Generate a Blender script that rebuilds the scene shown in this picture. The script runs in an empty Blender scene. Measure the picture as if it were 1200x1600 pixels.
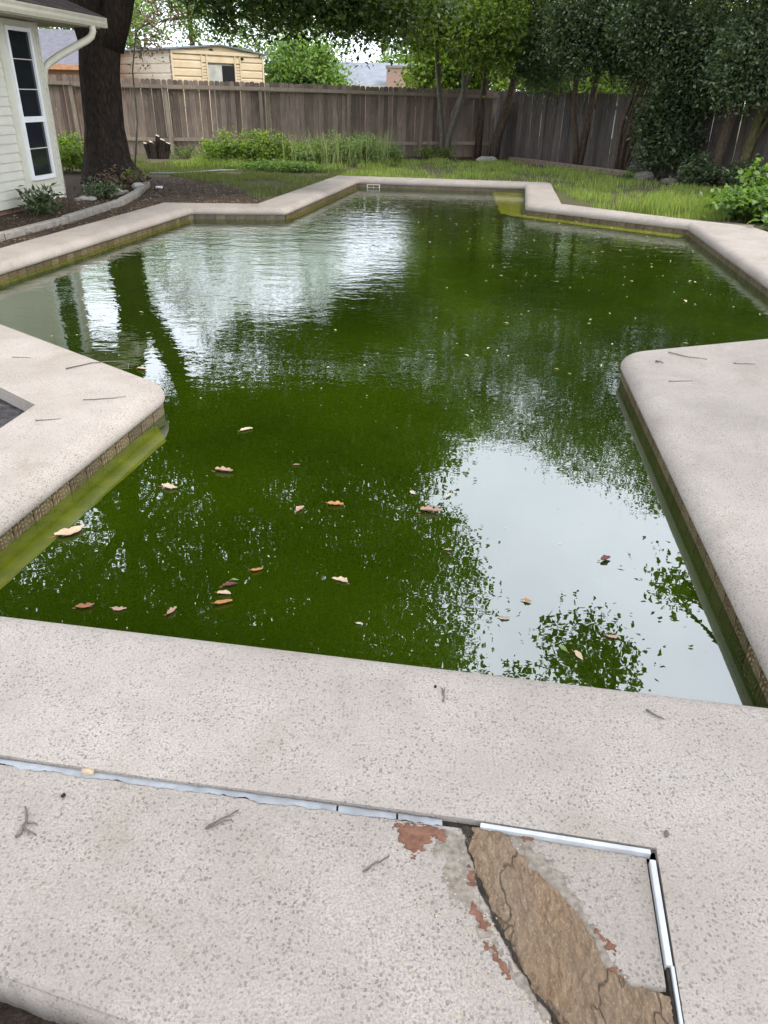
import bpy, bmesh, math, random
import numpy as np
from mathutils import Vector, Matrix

# ------------------------------------------------------------------ camera, sky, sun, exposure
scene = bpy.context.scene
COL = scene.collection
random.seed(7)
RNG = np.random.default_rng(11)

cam_data = bpy.data.cameras.new('camera')
cam = bpy.data.objects.new('camera', cam_data)
COL.objects.link(cam)
scene.camera = cam
cam_data.sensor_fit = 'VERTICAL'
cam_data.sensor_height = 24.0
cam_data.lens = 1175.0 / 1600.0 * 24.0
cam_data.clip_start = 0.05
cam_data.clip_end = 3000
_p, _r = math.radians(29.0), math.radians(1.3)
_F = Vector((0, math.cos(_p), -math.sin(_p)))
_R0 = Vector((1, 0, 0))
_U0 = _R0.cross(_F)
_R = _R0 * math.cos(_r) + _U0 * math.sin(_r)
_U = _R.cross(_F)
cam.matrix_world = Matrix(((_R.x, _U.x, -_F.x, 0), (_R.y, _U.y, -_F.y, 0), (_R.z, _U.z, -_F.z, 1.55), (0, 0, 0, 1)))

SUN_AZ, SUN_EL = math.radians(100), math.radians(56)      # azimuth from +Y towards +X
world = bpy.data.worlds.new('World')
scene.world = world
world.use_nodes = True
wn, wl = world.node_tree.nodes, world.node_tree.links
wn.clear()
w_out = wn.new('ShaderNodeOutputWorld')
w_bg = wn.new('ShaderNodeBackground')
w_sky = wn.new('ShaderNodeTexSky')
w_sky.sky_type = 'NISHITA'
w_sky.sun_disc = False
w_sky.sun_elevation = SUN_EL
w_sky.sun_rotation = SUN_AZ
w_sky.air_density = 1.0
w_sky.dust_density = 3.0
w_sky.ozone_density = 1.0
w_tc = wn.new('ShaderNodeTexCoord')
w_noise = wn.new('ShaderNodeTexNoise')
w_noise.inputs['Scale'].default_value = 2.2
w_noise.inputs['Detail'].default_value = 6
w_ramp = wn.new('ShaderNodeMapRange')
w_ramp.inputs['From Min'].default_value = 0.3
w_ramp.inputs['From Max'].default_value = 0.7
w_ramp.inputs['To Min'].default_value = 0.6
w_ramp.inputs['To Max'].default_value = 0.95
w_mix = wn.new('ShaderNodeMix')
w_mix.data_type = 'RGBA'
w_mix.inputs['B'].default_value = (22.0, 23.6, 26.4, 1)      # thin bright cloud
wl.new(w_tc.outputs['Generated'], w_noise.inputs['Vector'])
wl.new(w_noise.outputs['Fac'], w_ramp.inputs['Value'])
wl.new(w_ramp.outputs['Result'], w_mix.inputs['Factor'])
wl.new(w_sky.outputs['Color'], w_mix.inputs['A'])
wl.new(w_mix.outputs['Result'], w_bg.inputs['Color'])
w_bg.inputs['Strength'].default_value = 0.15
wl.new(w_bg.outputs['Background'], w_out.inputs['Surface'])

sun_data = bpy.data.lights.new('sun', 'SUN')
sun_data.energy = 3.8
sun_data.angle = math.radians(9)
sun_data.color = (1.0, 0.95, 0.87)
sun = bpy.data.objects.new('sun', sun_data)
COL.objects.link(sun)
sdir = Vector((math.cos(SUN_EL) * math.sin(SUN_AZ), math.cos(SUN_EL) * math.cos(SUN_AZ), math.sin(SUN_EL)))
sun.rotation_euler = sdir.to_track_quat('Z', 'Y').to_euler()

scene.view_settings.view_transform = 'Standard'
scene.view_settings.look = 'None'
scene.view_settings.gamma = 1.0
scene.view_settings.use_curve_mapping = False
scene.view_settings.exposure = -0.07
scene.render.engine = 'CYCLES'
scene.cycles.max_bounces = 5
scene.cycles.diffuse_bounces = 2
scene.cycles.glossy_bounces = 2
scene.cycles.transparent_max_bounces = 8
scene.cycles.transmission_bounces = 2
scene.cycles.use_denoising = True
scene.cycles.use_adaptive_sampling = True
scene.cycles.adaptive_threshold = 0.03

# ------------------------------------------------------------------ helpers
class MB:
    """collects shapes; build() links them as ONE mesh object"""
    def __init__(self):
        self.v, self.f = [], []
    def quad(self, a, b, c, d):
        n = len(self.v); self.v += [tuple(a), tuple(b), tuple(c), tuple(d)]; self.f.append((n, n+1, n+2, n+3))
    def box(self, c, s, M=None):
        n = len(self.v)
        for dz in (-1, 1):
            for dx, dy in ((-1, -1), (1, -1), (1, 1), (-1, 1)):
                p = Vector((c[0]+dx*s[0]/2, c[1]+dy*s[1]/2, c[2]+dz*s[2]/2))
                if M is not None: p = M @ p
                self.v.append(tuple(p))
        self.f += [(n+3, n+2, n+1, n), (n+4, n+5, n+6, n+7)]
        for i in range(4):
            j = (i+1) % 4
            self.f.append((n+i, n+j, n+4+j, n+4+i))
    def prism(self, poly, z0, z1, M=None):
        """vertical prism over a 2D polygon (ccw)"""
        n, k = len(self.v), len(poly)
        for z in (z0, z1):
            for x, y in poly:
                p = Vector((x, y, z))
                if M is not None: p = M @ p
                self.v.append(tuple(p))
        self.f.append(tuple(range(n+k-1, n-1, -1)))
        self.f.append(tuple(range(n+k, n+2*k)))
        for i in range(k):
            j = (i+1) % k
            self.f.append((n+i, n+j, n+k+j, n+k+i))
    def tube(self, pts, rad, n=8, jitter=0.0, flute=0.0, caps=True, rnd=random):
        pts = [Vector(p) for p in pts]
        base = len(self.v)
        prev = None
        for i, p in enumerate(pts):
            t = (pts[min(i+1, len(pts)-1)] - pts[max(i-1, 0)])
            if t.length < 1e-9: t = Vector((0, 0, 1))
            t.normalize()
            if prev is None:
                a = Vector((1, 0, 0)) if abs(t.x) < 0.8 else Vector((0, 1, 0))
            else:
                a = prev
            b = t.cross(a).normalized(); a = b.cross(t).normalized(); prev = a
            for k in range(n):
                th = 2*math.pi*k/n
                r = rad[i] * (1 + flute*math.sin(3*th+i*0.4) + flute*0.7*math.sin(5*th+1.3) + rnd.uniform(-jitter, jitter))
                self.v.append(tuple(p + (a*math.cos(th) + b*math.sin(th))*r))
        for i in range(len(pts)-1):
            for k in range(n):
                k2 = (k+1) % n
                self.f.append((base+i*n+k, base+i*n+k2, base+(i+1)*n+k2, base+(i+1)*n+k))
        if caps:
            self.f.append(tuple(base+k for k in range(n-1, -1, -1)))
            self.f.append(tuple(base+(len(pts)-1)*n+k for k in range(n)))
    def mesh(self, name, mat, smooth=False):
        m = bpy.data.meshes.new(name)
        m.from_pydata(self.v, [], self.f)
        m.materials.append(mat)
        if smooth:
            m.polygons.foreach_set('use_smooth', [True]*len(m.polygons))
        m.update()
        return m
    def build(self, name, mat, parent=None, smooth=False):
        return link(name, self.mesh(name, mat, smooth), parent)

def link(name, mesh, parent=None):
    o = bpy.data.objects.new(name, mesh)
    COL.objects.link(o)
    if parent is not None: o.parent = parent
    return o

def tag(o, label=None, cat=None, group=None, kind=None):
    if label: o['label'] = label
    if cat: o['category'] = cat
    if group: o['group'] = group
    if kind: o['kind'] = kind
    return o

def empty(name, label, cat, loc=(0, 0, 0), group=None):
    o = bpy.data.objects.new(name, None)
    o.empty_display_size = 0.1
    o.location = loc
    COL.objects.link(o)
    return tag(o, label, cat, group)

def np_mesh(name, verts, quads, mat, smooth=False):
    m = bpy.data.meshes.new(name)
    nv, nf = len(verts), len(quads)
    m.vertices.add(nv); m.vertices.foreach_set('co', np.ascontiguousarray(verts, dtype=np.float32).ravel())
    m.loops.add(nf*4); m.loops.foreach_set('vertex_index', np.ascontiguousarray(quads, dtype=np.int32).ravel())
    m.polygons.add(nf)
    m.polygons.foreach_set('loop_start', np.arange(0, nf*4, 4, dtype=np.int32))
    m.polygons.foreach_set('loop_total', np.full(nf, 4, dtype=np.int32))
    if smooth: m.polygons.foreach_set('use_smooth', np.ones(nf, dtype=bool))
    m.materials.append(mat)
    m.update(calc_edges=True)
    return m

def fill_mesh(loops, zs, up=True):
    """planar triangle fill of an outer loop and hole loops; returns verts, faces"""
    bm = bmesh.new()
    edges = []
    for lp in loops:
        vs = [bm.verts.new((x, y, zs)) for x, y in lp]
        for i in range(len(vs)): edges.append(bm.edges.new((vs[i], vs[(i+1) % len(vs)])))
    bmesh.ops.triangle_fill(bm, use_beauty=True, use_dissolve=False, edges=edges, normal=(0, 0, 1))
    bm.normal_update()
    for f in bm.faces:
        if (f.normal.z < 0) == up: f.normal_flip()
    bm.verts.index_update()
    v = [tuple(q.co) for q in bm.verts]; fs = [tuple(q.index for q in f.verts) for f in bm.faces]
    bm.free()
    return v, fs

# ------------------------------------------------------------------ materials
def new_mat(name):
    m = bpy.data.materials.new(name); m.use_nodes = True
    nt = m.node_tree; nt.nodes.clear()
    out = nt.nodes.new('ShaderNodeOutputMaterial')
    return m, nt, out

class NT:
    def __init__(self, nt): self.nt = nt
    def n(self, t, **kw):
        nd = self.nt.nodes.new(t)
        for k, v in kw.items():
            if k in nd.inputs: nd.inputs[k].default_value = v
            else: setattr(nd, k, v)
        return nd
    def l(self, a, b): self.nt.links.new(a, b)
    def coord(self, scale=(1, 1, 1), kind='Object', rot=(0, 0, 0)):
        if kind == 'Position':
            tc = self.n('ShaderNodeNewGeometry').outputs['Position']
        else:
            tc = self.n('ShaderNodeTexCoord').outputs[kind]
        mp = self.n('ShaderNodeMapping'); mp.inputs['Scale'].default_value = scale; mp.inputs['Rotation'].default_value = rot
        self.l(tc, mp.inputs['Vector']); return mp.outputs['Vector']
    def noise(self, vec, scale, detail=4, rough=0.55, dist=0.0):
        nd = self.n('ShaderNodeTexNoise'); nd.inputs['Scale'].default_value = scale; nd.inputs['Detail'].default_value = detail
        nd.inputs['Roughness'].default_value = rough; nd.inputs['Distortion'].default_value = dist
        self.l(vec, nd.inputs['Vector']); return nd.outputs['Fac']
    def voro(self, vec, scale, feature='F1', out='Distance', rnd=1.0):
        nd = self.n('ShaderNodeTexVoronoi'); nd.feature = feature; nd.inputs['Scale'].default_value = scale
        if 'Randomness' in nd.inputs: nd.inputs['Randomness'].default_value = rnd
        self.l(vec, nd.inputs['Vector']); return nd.outputs[out]
    def ramp(self, fac, stops, interp='LINEAR'):
        nd = self.n('ShaderNodeValToRGB'); cr = nd.color_ramp; cr.interpolation = interp
        while len(cr.elements) < len(stops): cr.elements.new(0.5)
        for e, (p, c) in zip(cr.elements, stops):
            e.position = p
            e.color = (c, c, c, 1) if isinstance(c, (int, float)) else (c[0], c[1], c[2], 1)
        self.l(fac, nd.inputs['Fac']); return nd.outputs['Color']
    def mix(self, fac, a, b, mode='MIX'):
        nd = self.n('ShaderNodeMix'); nd.data_type = 'RGBA'; nd.blend_type = mode
        for s, v in (('Factor', fac), ('A', a), ('B', b)):
            i = [q for q in nd.inputs if q.name == s and (q.type == 'RGBA' or s == 'Factor')][0]
            if isinstance(v, (int, float)): i.default_value = v if s == 'Factor' else (v, v, v, 1)
            elif isinstance(v, tuple): i.default_value = (v[0], v[1], v[2], 1)
            else: self.l(v, i)
        return [q for q in nd.outputs if q.type == 'RGBA'][0]
    def math(self, op, a, b=None, c=None, clamp=False):
        nd = self.n('ShaderNodeMath'); nd.operation = op; nd.use_clamp = clamp
        for i, v in enumerate((a, b, c)):
            if v is None: continue
            if isinstance(v, (int, float)): nd.inputs[i].default_value = v
            else: self.l(v, nd.inputs[i])
        return nd.outputs[0]
    def bump(self, h, strength=0.5, dist=0.01, normal=None):
        nd = self.n('ShaderNodeBump'); nd.inputs['Strength'].default_value = strength; nd.inputs['Distance'].default_value = dist
        self.l(h, nd.inputs['Height'])
        if normal is not None: self.l(normal, nd.inputs['Normal'])
        return nd.outputs['Normal']
    def princ(self, color, rough=0.8, normal=None, spec=0.4, metallic=0.0, out=None):
        nd = self.n('ShaderNodeBsdfPrincipled')
        for s, v in (('Base Color', color), ('Roughness', rough), ('Specular IOR Level', spec), ('Metallic', metallic)):
            if isinstance(v, tuple): nd.inputs[s].default_value = (v[0], v[1], v[2], 1)
            elif isinstance(v, (int, float)): nd.inputs[s].default_value = v
            else: self.l(v, nd.inputs[s])
        if normal is not None: self.l(normal, nd.inputs['Normal'])
        if out is not None: self.l(nd.outputs['BSDF'], out.inputs['Surface'])
        return nd.outputs['BSDF']

def simple(name, c1, c2, scale=8, rough=0.8, bump=0.2, bdist=0.01, stretch=(1, 1, 1), spec=0.3, obj_rand=0.0, detail=5, kind='Object', metallic=0.0):
    m, nt, out = new_mat(name); N = NT(nt)
    v = N.coord(stretch, kind)
    f = N.noise(v, scale, detail)
    col = N.ramp(f, [(0.3, c1), (0.7, c2)])
    if obj_rand:
        oi = N.n('ShaderNodeObjectInfo').outputs['Random']
        k = N.math('MULTIPLY_ADD', oi, obj_rand*2, 1-obj_rand)
        col = N.mix(1.0, col, N.n('ShaderNodeCombineColor').outputs['Color'], 'MULTIPLY') if False else N.mix(1.0, col, k, 'MULTIPLY')
    nrm = N.bump(N.noise(v, scale*4, 5), bump, bdist) if bump else None
    N.princ(col, rough, nrm, spec, metallic, out)
    return m

def concrete_mat(name='pitted_concrete', tint=(1, 1, 1)):
    m, nt, out = new_mat(name); N = NT(nt)
    v = N.coord()
    big = N.noise(v, 1.7, 5, 0.65)
    mid = N.noise(v, 9, 4, 0.6)
    fine = N.noise(v, 170, 3, 0.65)
    c = N.ramp(big, [(0.3, (0.255, 0.217, 0.180)), (0.55, (0.352, 0.307, 0.262)), (0.75, (0.405, 0.362, 0.318))])
    c = N.mix(N.ramp(mid, [(0.45, 0.0), (0.75, 0.5)]), c, (0.31, 0.272, 0.24))
    c = N.mix(N.ramp(fine, [(0.42, 0.85), (0.58, 0.0)]), c, (0.235, 0.208, 0.186))
    # brown dirt stains with a shape of their own
    st = N.noise(v, 2.7, 6, 0.62, 0.6)
    c = N.mix(N.ramp(st, [(0.54, 0.0), (0.74, 0.65)]), c, (0.225, 0.185, 0.14))
    # pits: warped voronoi dots of two sizes
    wv = N.n('ShaderNodeVectorMath'); wv.operation = 'MULTIPLY_ADD'
    nz = N.n('ShaderNodeTexNoise'); nz.inputs['Scale'].default_value = 120; N.l(v, nz.inputs['Vector'])
    N.l(nz.outputs['Color'], wv.inputs[0]); wv.inputs[1].default_value = (0.006, 0.006, 0.006); N.l(v, wv.inputs[2])
    pv = wv.outputs['Vector']
    def dots(scale, lo, hi, keep):
        nd = N.n('ShaderNodeTexVoronoi'); nd.inputs['Scale'].default_value = scale; N.l(pv, nd.inputs['Vector'])
        sep = N.n('ShaderNodeSeparateColor'); N.l(nd.outputs['Color'], sep.inputs['Color'])
        thr = N.math('MULTIPLY_ADD', sep.outputs['Red'], hi-lo, lo)
        d = N.math('SUBTRACT', thr, nd.outputs['Distance'])
        d = N.math('MULTIPLY', d, 14.0, clamp=True)
        k = N.math('LESS_THAN', sep.outputs['Green'], keep)
        return N.math('MULTIPLY', d, k)
    d1 = dots(92, 0.12, 0.42, 0.90)
    d2 = dots(205, 0.08, 0.42, 0.92)
    patchy = N.ramp(N.noise(v, 5.5, 4, 0.65), [(0.34, 0.35), (0.60, 1.0)])
    pits = N.math('MULTIPLY', N.math('MAXIMUM', d1, N.math('MULTIPLY', d2, 0.6)), patchy)
    c = N.mix(N.math('MULTIPLY', pits, 0.78), c, (0.14, 0.122, 0.108))
    h = N.math('SUBTRACT', N.math('ADD', N.math('MULTIPLY', fine, 0.35), N.math('MULTIPLY', mid, 0.35)), pits)
    nrm = N.bump(h, 0.7, 0.004)
    if tint != (1, 1, 1): c = N.mix(1.0, c, tint, 'MULTIPLY')
    N.princ(c, 0.88, nrm, 0.25, 0, out)
    return m

def leaf_mat(name, cols, trans=0.35, rough=0.45):
    m, nt, out = new_mat(name); N = NT(nt)
    g = N.n('ShaderNodeNewGeometry')
    stops = [(i/(len(cols)-1), c) for i, c in enumerate(cols)]
    col = N.ramp(g.outputs['Random Per Island'], stops)
    pr = N.princ(col, rough, None, 0.35)
    tr = N.n('ShaderNodeBsdfTranslucent')
    N.l(N.mix(1.0, col, (1.5, 1.7, 0.6), 'MULTIPLY'), tr.inputs['Color'])
    ms = N.n('ShaderNodeMixShader'); ms.inputs[0].default_value = trans
    N.l(pr, ms.inputs[1]); N.l(tr.outputs[0], ms.inputs[2]); N.l(ms.outputs[0], out.inputs['Surface'])
    return m

def wood_mat(name, c1, c2, c3, rnd=0.25, rough=0.9):
    m, nt, out = new_mat(name); N = NT(nt)
    oi = N.n('ShaderNodeObjectInfo').outputs['Random']
    tc = N.n('ShaderNodeTexCoord').outputs['Object']
    add = N.n('ShaderNodeVectorMath'); add.operation = 'ADD'
    cmb = N.n('ShaderNodeCombineXYZ'); N.l(N.math('MULTIPLY', oi, 37.0), cmb.inputs[0]); N.l(N.math('MULTIPLY', oi, 91.0), cmb.inputs[2])
    N.l(tc, add.inputs[0]); N.l(cmb.outputs[0], add.inputs[1])
    mp = N.n('ShaderNodeMapping'); mp.inputs['Scale'].default_value = (1, 1, 0.06); N.l(add.outputs[0], mp.inputs['Vector'])
    g = N.noise(mp.outputs[0], 55, 5, 0.65, 0.3)
    b = N.noise(add.outputs[0], 1.6, 4, 0.6)
    col = N.ramp(g, [(0.25, c1), (0.55, c2), (0.8, c3)])
    col = N.mix(N.ramp(b, [(0.4, 0.0), (0.75, 0.6)]), col, c1)
    k = N.math('MULTIPLY_ADD', oi, rnd*2, 1-rnd)
    col = N.mix(1.0, col, k, 'MULTIPLY')
    N.princ(col, rough, N.bump(g, 0.5, 0.004), 0.2, 0, out)
    return m

def bark_mat(name, c1, c2, scale=14):
    m, nt, out = new_mat(name); N = NT(nt)
    v = N.coord((1, 1, 0.28))
    g = N.noise(v, scale, 6, 0.7, 0.8)
    ridge = N.voro(v, scale*1.1, 'DISTANCE_TO_EDGE')
    h = N.math('ADD', g, N.math('MULTIPLY', ridge, 0.8))
    col = N.ramp(h, [(0.35, c1), (0.95, c2)])
    N.princ(col, 0.95, N.bump(h, 0.9, 0.03), 0.15, 0, out)
    return m

M = {}
M['concrete'] = concrete_mat()
M['slab'] = concrete_mat('old_concrete', (0.90, 0.90, 0.895))
M['kerb'] = simple('kerb_concrete', (0.20, 0.18, 0.155), (0.32, 0.29, 0.25), 12, 0.95, 0.4)
M['bark_oak'] = bark_mat('oak_bark', (0.014, 0.0105, 0.008), (0.058, 0.042, 0.032), 16)
M['bark_pale'] = bark_mat('pale_bark', (0.09, 0.08, 0.065), (0.24, 0.21, 0.17), 22)
M['bark_brown'] = bark_mat('brown_bark', (0.05, 0.037, 0.028), (0.16, 0.115, 0.085), 22)
M['bark_mossy'] = bark_mat('mossy_bark', (0.06, 0.055, 0.025), (0.17, 0.15, 0.07), 20)
M['leaf_oak'] = leaf_mat('oak_leaf', [(0.022, 0.038, 0.012), (0.04, 0.068, 0.016), (0.068, 0.105, 0.022), (0.11, 0.15, 0.035)], 0.35)
M['leaf_mid'] = leaf_mat('green_leaf', [(0.05, 0.08, 0.018), (0.10, 0.15, 0.03), (0.17, 0.235, 0.045), (0.27, 0.33, 0.075)], 0.5)
M['leaf_dark'] = leaf_mat('dark_leaf', [(0.036, 0.054, 0.03), (0.065, 0.095, 0.05), (0.105, 0.145, 0.075), (0.17, 0.21, 0.11)], 0.32, 0.36)
M['leaf_far'] = leaf_mat('pale_leaf', [(0.07, 0.12, 0.03), (0.11, 0.18, 0.045), (0.16, 0.24, 0.07), (0.22, 0.29, 0.10)], 0.45)
M['leaf_bright'] = leaf_mat('bright_leaf', [(0.045, 0.085, 0.018), (0.08, 0.145, 0.03), (0.125, 0.205, 0.042), (0.18, 0.25, 0.06)], 0.4)
M['leaf_dead'] = leaf_mat('withered_leaf', [(0.10, 0.06, 0.045), (0.17, 0.11, 0.085), (0.24, 0.17, 0.135)], 0.2)
M['grass'] = leaf_mat('grass_blade', [(0.10, 0.135, 0.032), (0.17, 0.23, 0.055), (0.25, 0.31, 0.08), (0.34, 0.34, 0.14)], 0.45, 0.6)
M['grass_dry'] = leaf_mat('thin_grass_blade', [(0.12, 0.10, 0.045), (0.10, 0.13, 0.035), (0.17, 0.17, 0.07), (0.08, 0.12, 0.03)], 0.3, 0.7)
M['grass_pale'] = leaf_mat('pale_grass_blade', [(0.12, 0.16, 0.05), (0.17, 0.21, 0.08), (0.24, 0.26, 0.13), (0.3, 0.28, 0.17)], 0.4, 0.7)
M['leaf_weed'] = leaf_mat('weed_leaf', [(0.07, 0.12, 0.03), (0.11, 0.17, 0.05), (0.16, 0.22, 0.08), (0.22, 0.26, 0.12)], 0.4)
M['litter'] = leaf_mat('litter_leaf', [(0.05, 0.032, 0.02), (0.10, 0.065, 0.04), (0.19, 0.13, 0.085), (0.30, 0.23, 0.16)], 0.1, 0.8)
M['fence'] = wood_mat('weathered_picket', (0.115, 0.082, 0.063), (0.235, 0.18, 0.145), (0.33, 0.27, 0.225), 0.34)
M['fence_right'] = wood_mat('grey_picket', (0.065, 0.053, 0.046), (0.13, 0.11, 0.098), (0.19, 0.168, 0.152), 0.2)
M['rail'] = wood_mat('weathered_rail', (0.16, 0.125, 0.093), (0.29, 0.235, 0.18), (0.38, 0.32, 0.25), 0.15)
M['siding'] = simple('cream_siding', (0.56, 0.54, 0.455), (0.62, 0.60, 0.51), 3, 0.55, 0.05, 0.004)
M['trim'] = simple('cream_trim', (0.55, 0.53, 0.43), (0.60, 0.58, 0.48), 4, 0.55, 0.05, 0.003)
M['white'] = simple('white_frame', (0.72, 0.73, 0.73), (0.80, 0.80, 0.80), 6, 0.45, 0.03, 0.002)
M['gutter'] = simple('cream_gutter', (0.52, 0.49, 0.38), (0.60, 0.57, 0.46), 5, 0.5, 0.05, 0.004)
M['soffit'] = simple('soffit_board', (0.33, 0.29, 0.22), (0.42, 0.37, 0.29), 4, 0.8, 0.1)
M['shingle'] = simple('brown_shingle', (0.05, 0.038, 0.034), (0.12, 0.09, 0.08), 30, 0.95, 0.6, 0.006, obj_rand=0.2)
M['brick'] = simple('foundation_brick', (0.16, 0.09, 0.06), (0.32, 0.20, 0.14), 16, 0.9, 0.4)
M['shed'] = simple('tan_sheet_metal', (0.52, 0.40, 0.25), (0.60, 0.48, 0.32), 2.5, 0.6, 0.05, 0.01)
M['shed_side'] = simple('pale_tan_sheet_metal', (0.52, 0.44, 0.33), (0.60, 0.52, 0.41), 2.5, 0.6, 0.05, 0.01)
M['shed_door'] = simple('grey_primed_door', (0.30, 0.29, 0.25), (0.44, 0.42, 0.37), 3, 0.7, 0.05)
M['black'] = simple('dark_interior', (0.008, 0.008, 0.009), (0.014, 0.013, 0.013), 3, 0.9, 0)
M['metal_roof'] = simple('bare_metal_roof', (0.12, 0.13, 0.15), (0.18, 0.195, 0.22), 3, 0.6, 0.05, metallic=0.0)
M['grey_roof'] = simple('grey_roof', (0.085, 0.08, 0.095), (0.13, 0.125, 0.145), 6, 0.85, 0.2)
M['pink_brick'] = simple('pink_brick', (0.36, 0.22, 0.17), (0.48, 0.32, 0.26), 20, 0.9, 0.2)
M['orange_wood'] = simple('orange_timber', (0.34, 0.17, 0.09), (0.46, 0.25, 0.14), 8, 0.8, 0.1)
M['caulk'] = simple('grey_blue_caulk', (0.15, 0.155, 0.158), (0.26, 0.27, 0.28), 14, 0.55, 0.15, 0.002)
M['plastic'] = simple('white_plastic', (0.33, 0.33, 0.325), (0.44, 0.445, 0.45), 14, 0.4, 0.05, 0.001)
M['gap'] = simple('joint_dirt', (0.008, 0.006, 0.005), (0.035, 0.027, 0.021), 60, 0.95, 0.4, 0.004)
M['rock'] = simple('pale_rock', (0.30, 0.28, 0.25), (0.46, 0.44, 0.40), 10, 0.9, 0.5, 0.02)
M['dead_rock'] = simple('mossy_dark_rock', (0.06, 0.054, 0.045), (0.14, 0.125, 0.105), 10, 0.95, 0.5, 0.02)
M['sandstone'] = simple('tan_stone_chip', (0.30, 0.22, 0.14), (0.45, 0.35, 0.24), 60, 0.9, 0.4, 0.003)
M['twig'] = simple('grey_twig', (0.075, 0.06, 0.052), (0.16, 0.135, 0.12), 60, 0.9, 0.3, 0.001)
M['dead_wood'] = simple('split_wood', (0.10, 0.07, 0.05), (0.26, 0.20, 0.15), 20, 0.9, 0.4, 0.01)
M['cut_end'] = simple('cut_wood_end', (0.36, 0.29, 0.22), (0.52, 0.44, 0.35), 20, 0.9, 0.2)
M['pipe'] = simple('pale_hose', (0.16, 0.18, 0.17), (0.22, 0.24, 0.23), 10, 0.5, 0)
M['red_mud'] = simple('red_brown_paint', (0.085, 0.036, 0.022), (0.175, 0.085, 0.052), 55, 0.85, 0.5, 0.003)
M['grey_sand'] = simple('sandy_grey_mortar', (0.115, 0.095, 0.075), (0.245, 0.21, 0.17), 70, 0.95, 0.6, 0.003, detail=6)

def mortar_mat():
    m, nt, out = new_mat('broken_brown_mortar'); N = NT(nt)
    v = N.coord((1.0, 0.45, 1), rot=(0, 0, math.radians(25)))
    a = N.noise(N.coord((1.5, 0.42, 1), rot=(0, 0, math.radians(28))), 44, 8, 0.72, 1.6); b = N.noise(v, 5, 3)
    col = N.ramp(a, [(0.28, (0.09, 0.056, 0.032)), (0.5, (0.21, 0.137, 0.08)), (0.72, (0.32, 0.22, 0.135))])
    col = N.mix(N.ramp(b, [(0.4, 0.0), (0.7, 0.55)]), col, (0.215, 0.168, 0.122))
    cv = N.n('ShaderNodeVectorMath'); cv.operation = 'MULTIPLY_ADD'
    nz = N.n('ShaderNodeTexNoise'); nz.inputs['Scale'].default_value = 20; N.l(v, nz.inputs['Vector'])
    N.l(nz.outputs['Color'], cv.inputs[0]); cv.inputs[1].default_value = (0.12, 0.12, 0.0); N.l(v, cv.inputs[2])
    fis = N.voro(cv.outputs['Vector'], 6.5, 'DISTANCE_TO_EDGE')
    fm = N.ramp(fis, [(0.0, 1.0), (0.022, 0.0)])
    col = N.mix(N.math('MULTIPLY', fm, 0.6), col, (0.05, 0.034, 0.022))
    gr = N.noise(v, 260, 2, 0.6)
    col = N.mix(N.ramp(gr, [(0.56, 0.0), (0.68, 0.6)]), col, (0.33, 0.28, 0.22))
    h = N.math('ADD', N.math('SUBTRACT', a, N.math('MULTIPLY', fm, 0.6)), N.math('MULTIPLY', gr, 0.15))
    N.princ(col, 0.92, N.bump(h, 1.0, 0.014), 0.2, 0, out)
    return m
M['mortar'] = mortar_mat()

def tile_mat():
    m, nt, out = new_mat('patterned_waterline_tile'); N = NT(nt)
    tc = N.n('ShaderNodeTexCoord').outputs['Object']
    sep = N.n('ShaderNodeSeparateXYZ'); N.l(tc, sep.inputs[0])
    oi = N.n('ShaderNodeObjectInfo').outputs['Random']
    # arcs about the lower middle of each tile
    x2 = N.math('POWER', sep.outputs[0], 2.0); z = N.math('ADD', sep.outputs[2], 0.075); z2 = N.math('POWER', z, 2.0)
    r = N.math('SQRT', N.math('ADD', x2, z2))
    nz = N.noise(N.coord(), 45, 3)
    s = N.math('SINE', N.math('ADD', N.math('MULTIPLY', r, 330.0), N.math('MULTIPLY', nz, 4.0)))
    bars = N.math('SINE', N.math('MULTIPLY', sep.outputs[0], 260.0))
    pat = N.math('MULTIPLY', s, N.math('ADD', bars, 0.6))
    col = N.ramp(pat, [(0.35, (0.055, 0.03, 0.015)), (0.5, (0.16, 0.11, 0.058)), (0.8, (0.25, 0.195, 0.12))])
    col = N.mix(N.ramp(N.noise(N.coord(), 14, 4), [(0.45, 0.0), (0.7, 0.7)]), col, (0.12, 0.10, 0.05))
    col = N.mix(1.0, col, N.math('MULTIPLY_ADD', oi, 0.5, 0.7), 'MULTIPLY')
    # algae film near the waterline
    alg = N.ramp(z, [(0.0, 0.0), (0.02, 0.0)])
    g = N.math('SUBTRACT', 0.012, z); g = N.math('MULTIPLY', g, 60.0, clamp=True)
    col = N.mix(N.math('MULTIPLY', g, 0.7), col, (0.09, 0.10, 0.02))
    N.princ(col, 0.35, N.bump(pat, 0.3, 0.002), 0.4, 0, out)
    return m
M['tile'] = tile_mat()
M['grout'] = simple('tile_grout', (0.07, 0.05, 0.035), (0.14, 0.11, 0.075), 30, 0.9, 0.3, 0.003)
M['algae'] = simple('algae_plaster', (0.03, 0.05, 0.005), (0.05, 0.075, 0.008), 3, 0.9, 0.2)
M['algae_floor'] = simple('algae_floor', (0.008, 0.02, 0.002), (0.016, 0.035, 0.004), 2, 0.95, 0.1)
M['algae_step'] = simple('algae_step', (0.62, 0.56, 0.02), (0.80, 0.70, 0.03), 2, 0.9, 0.1)

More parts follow.
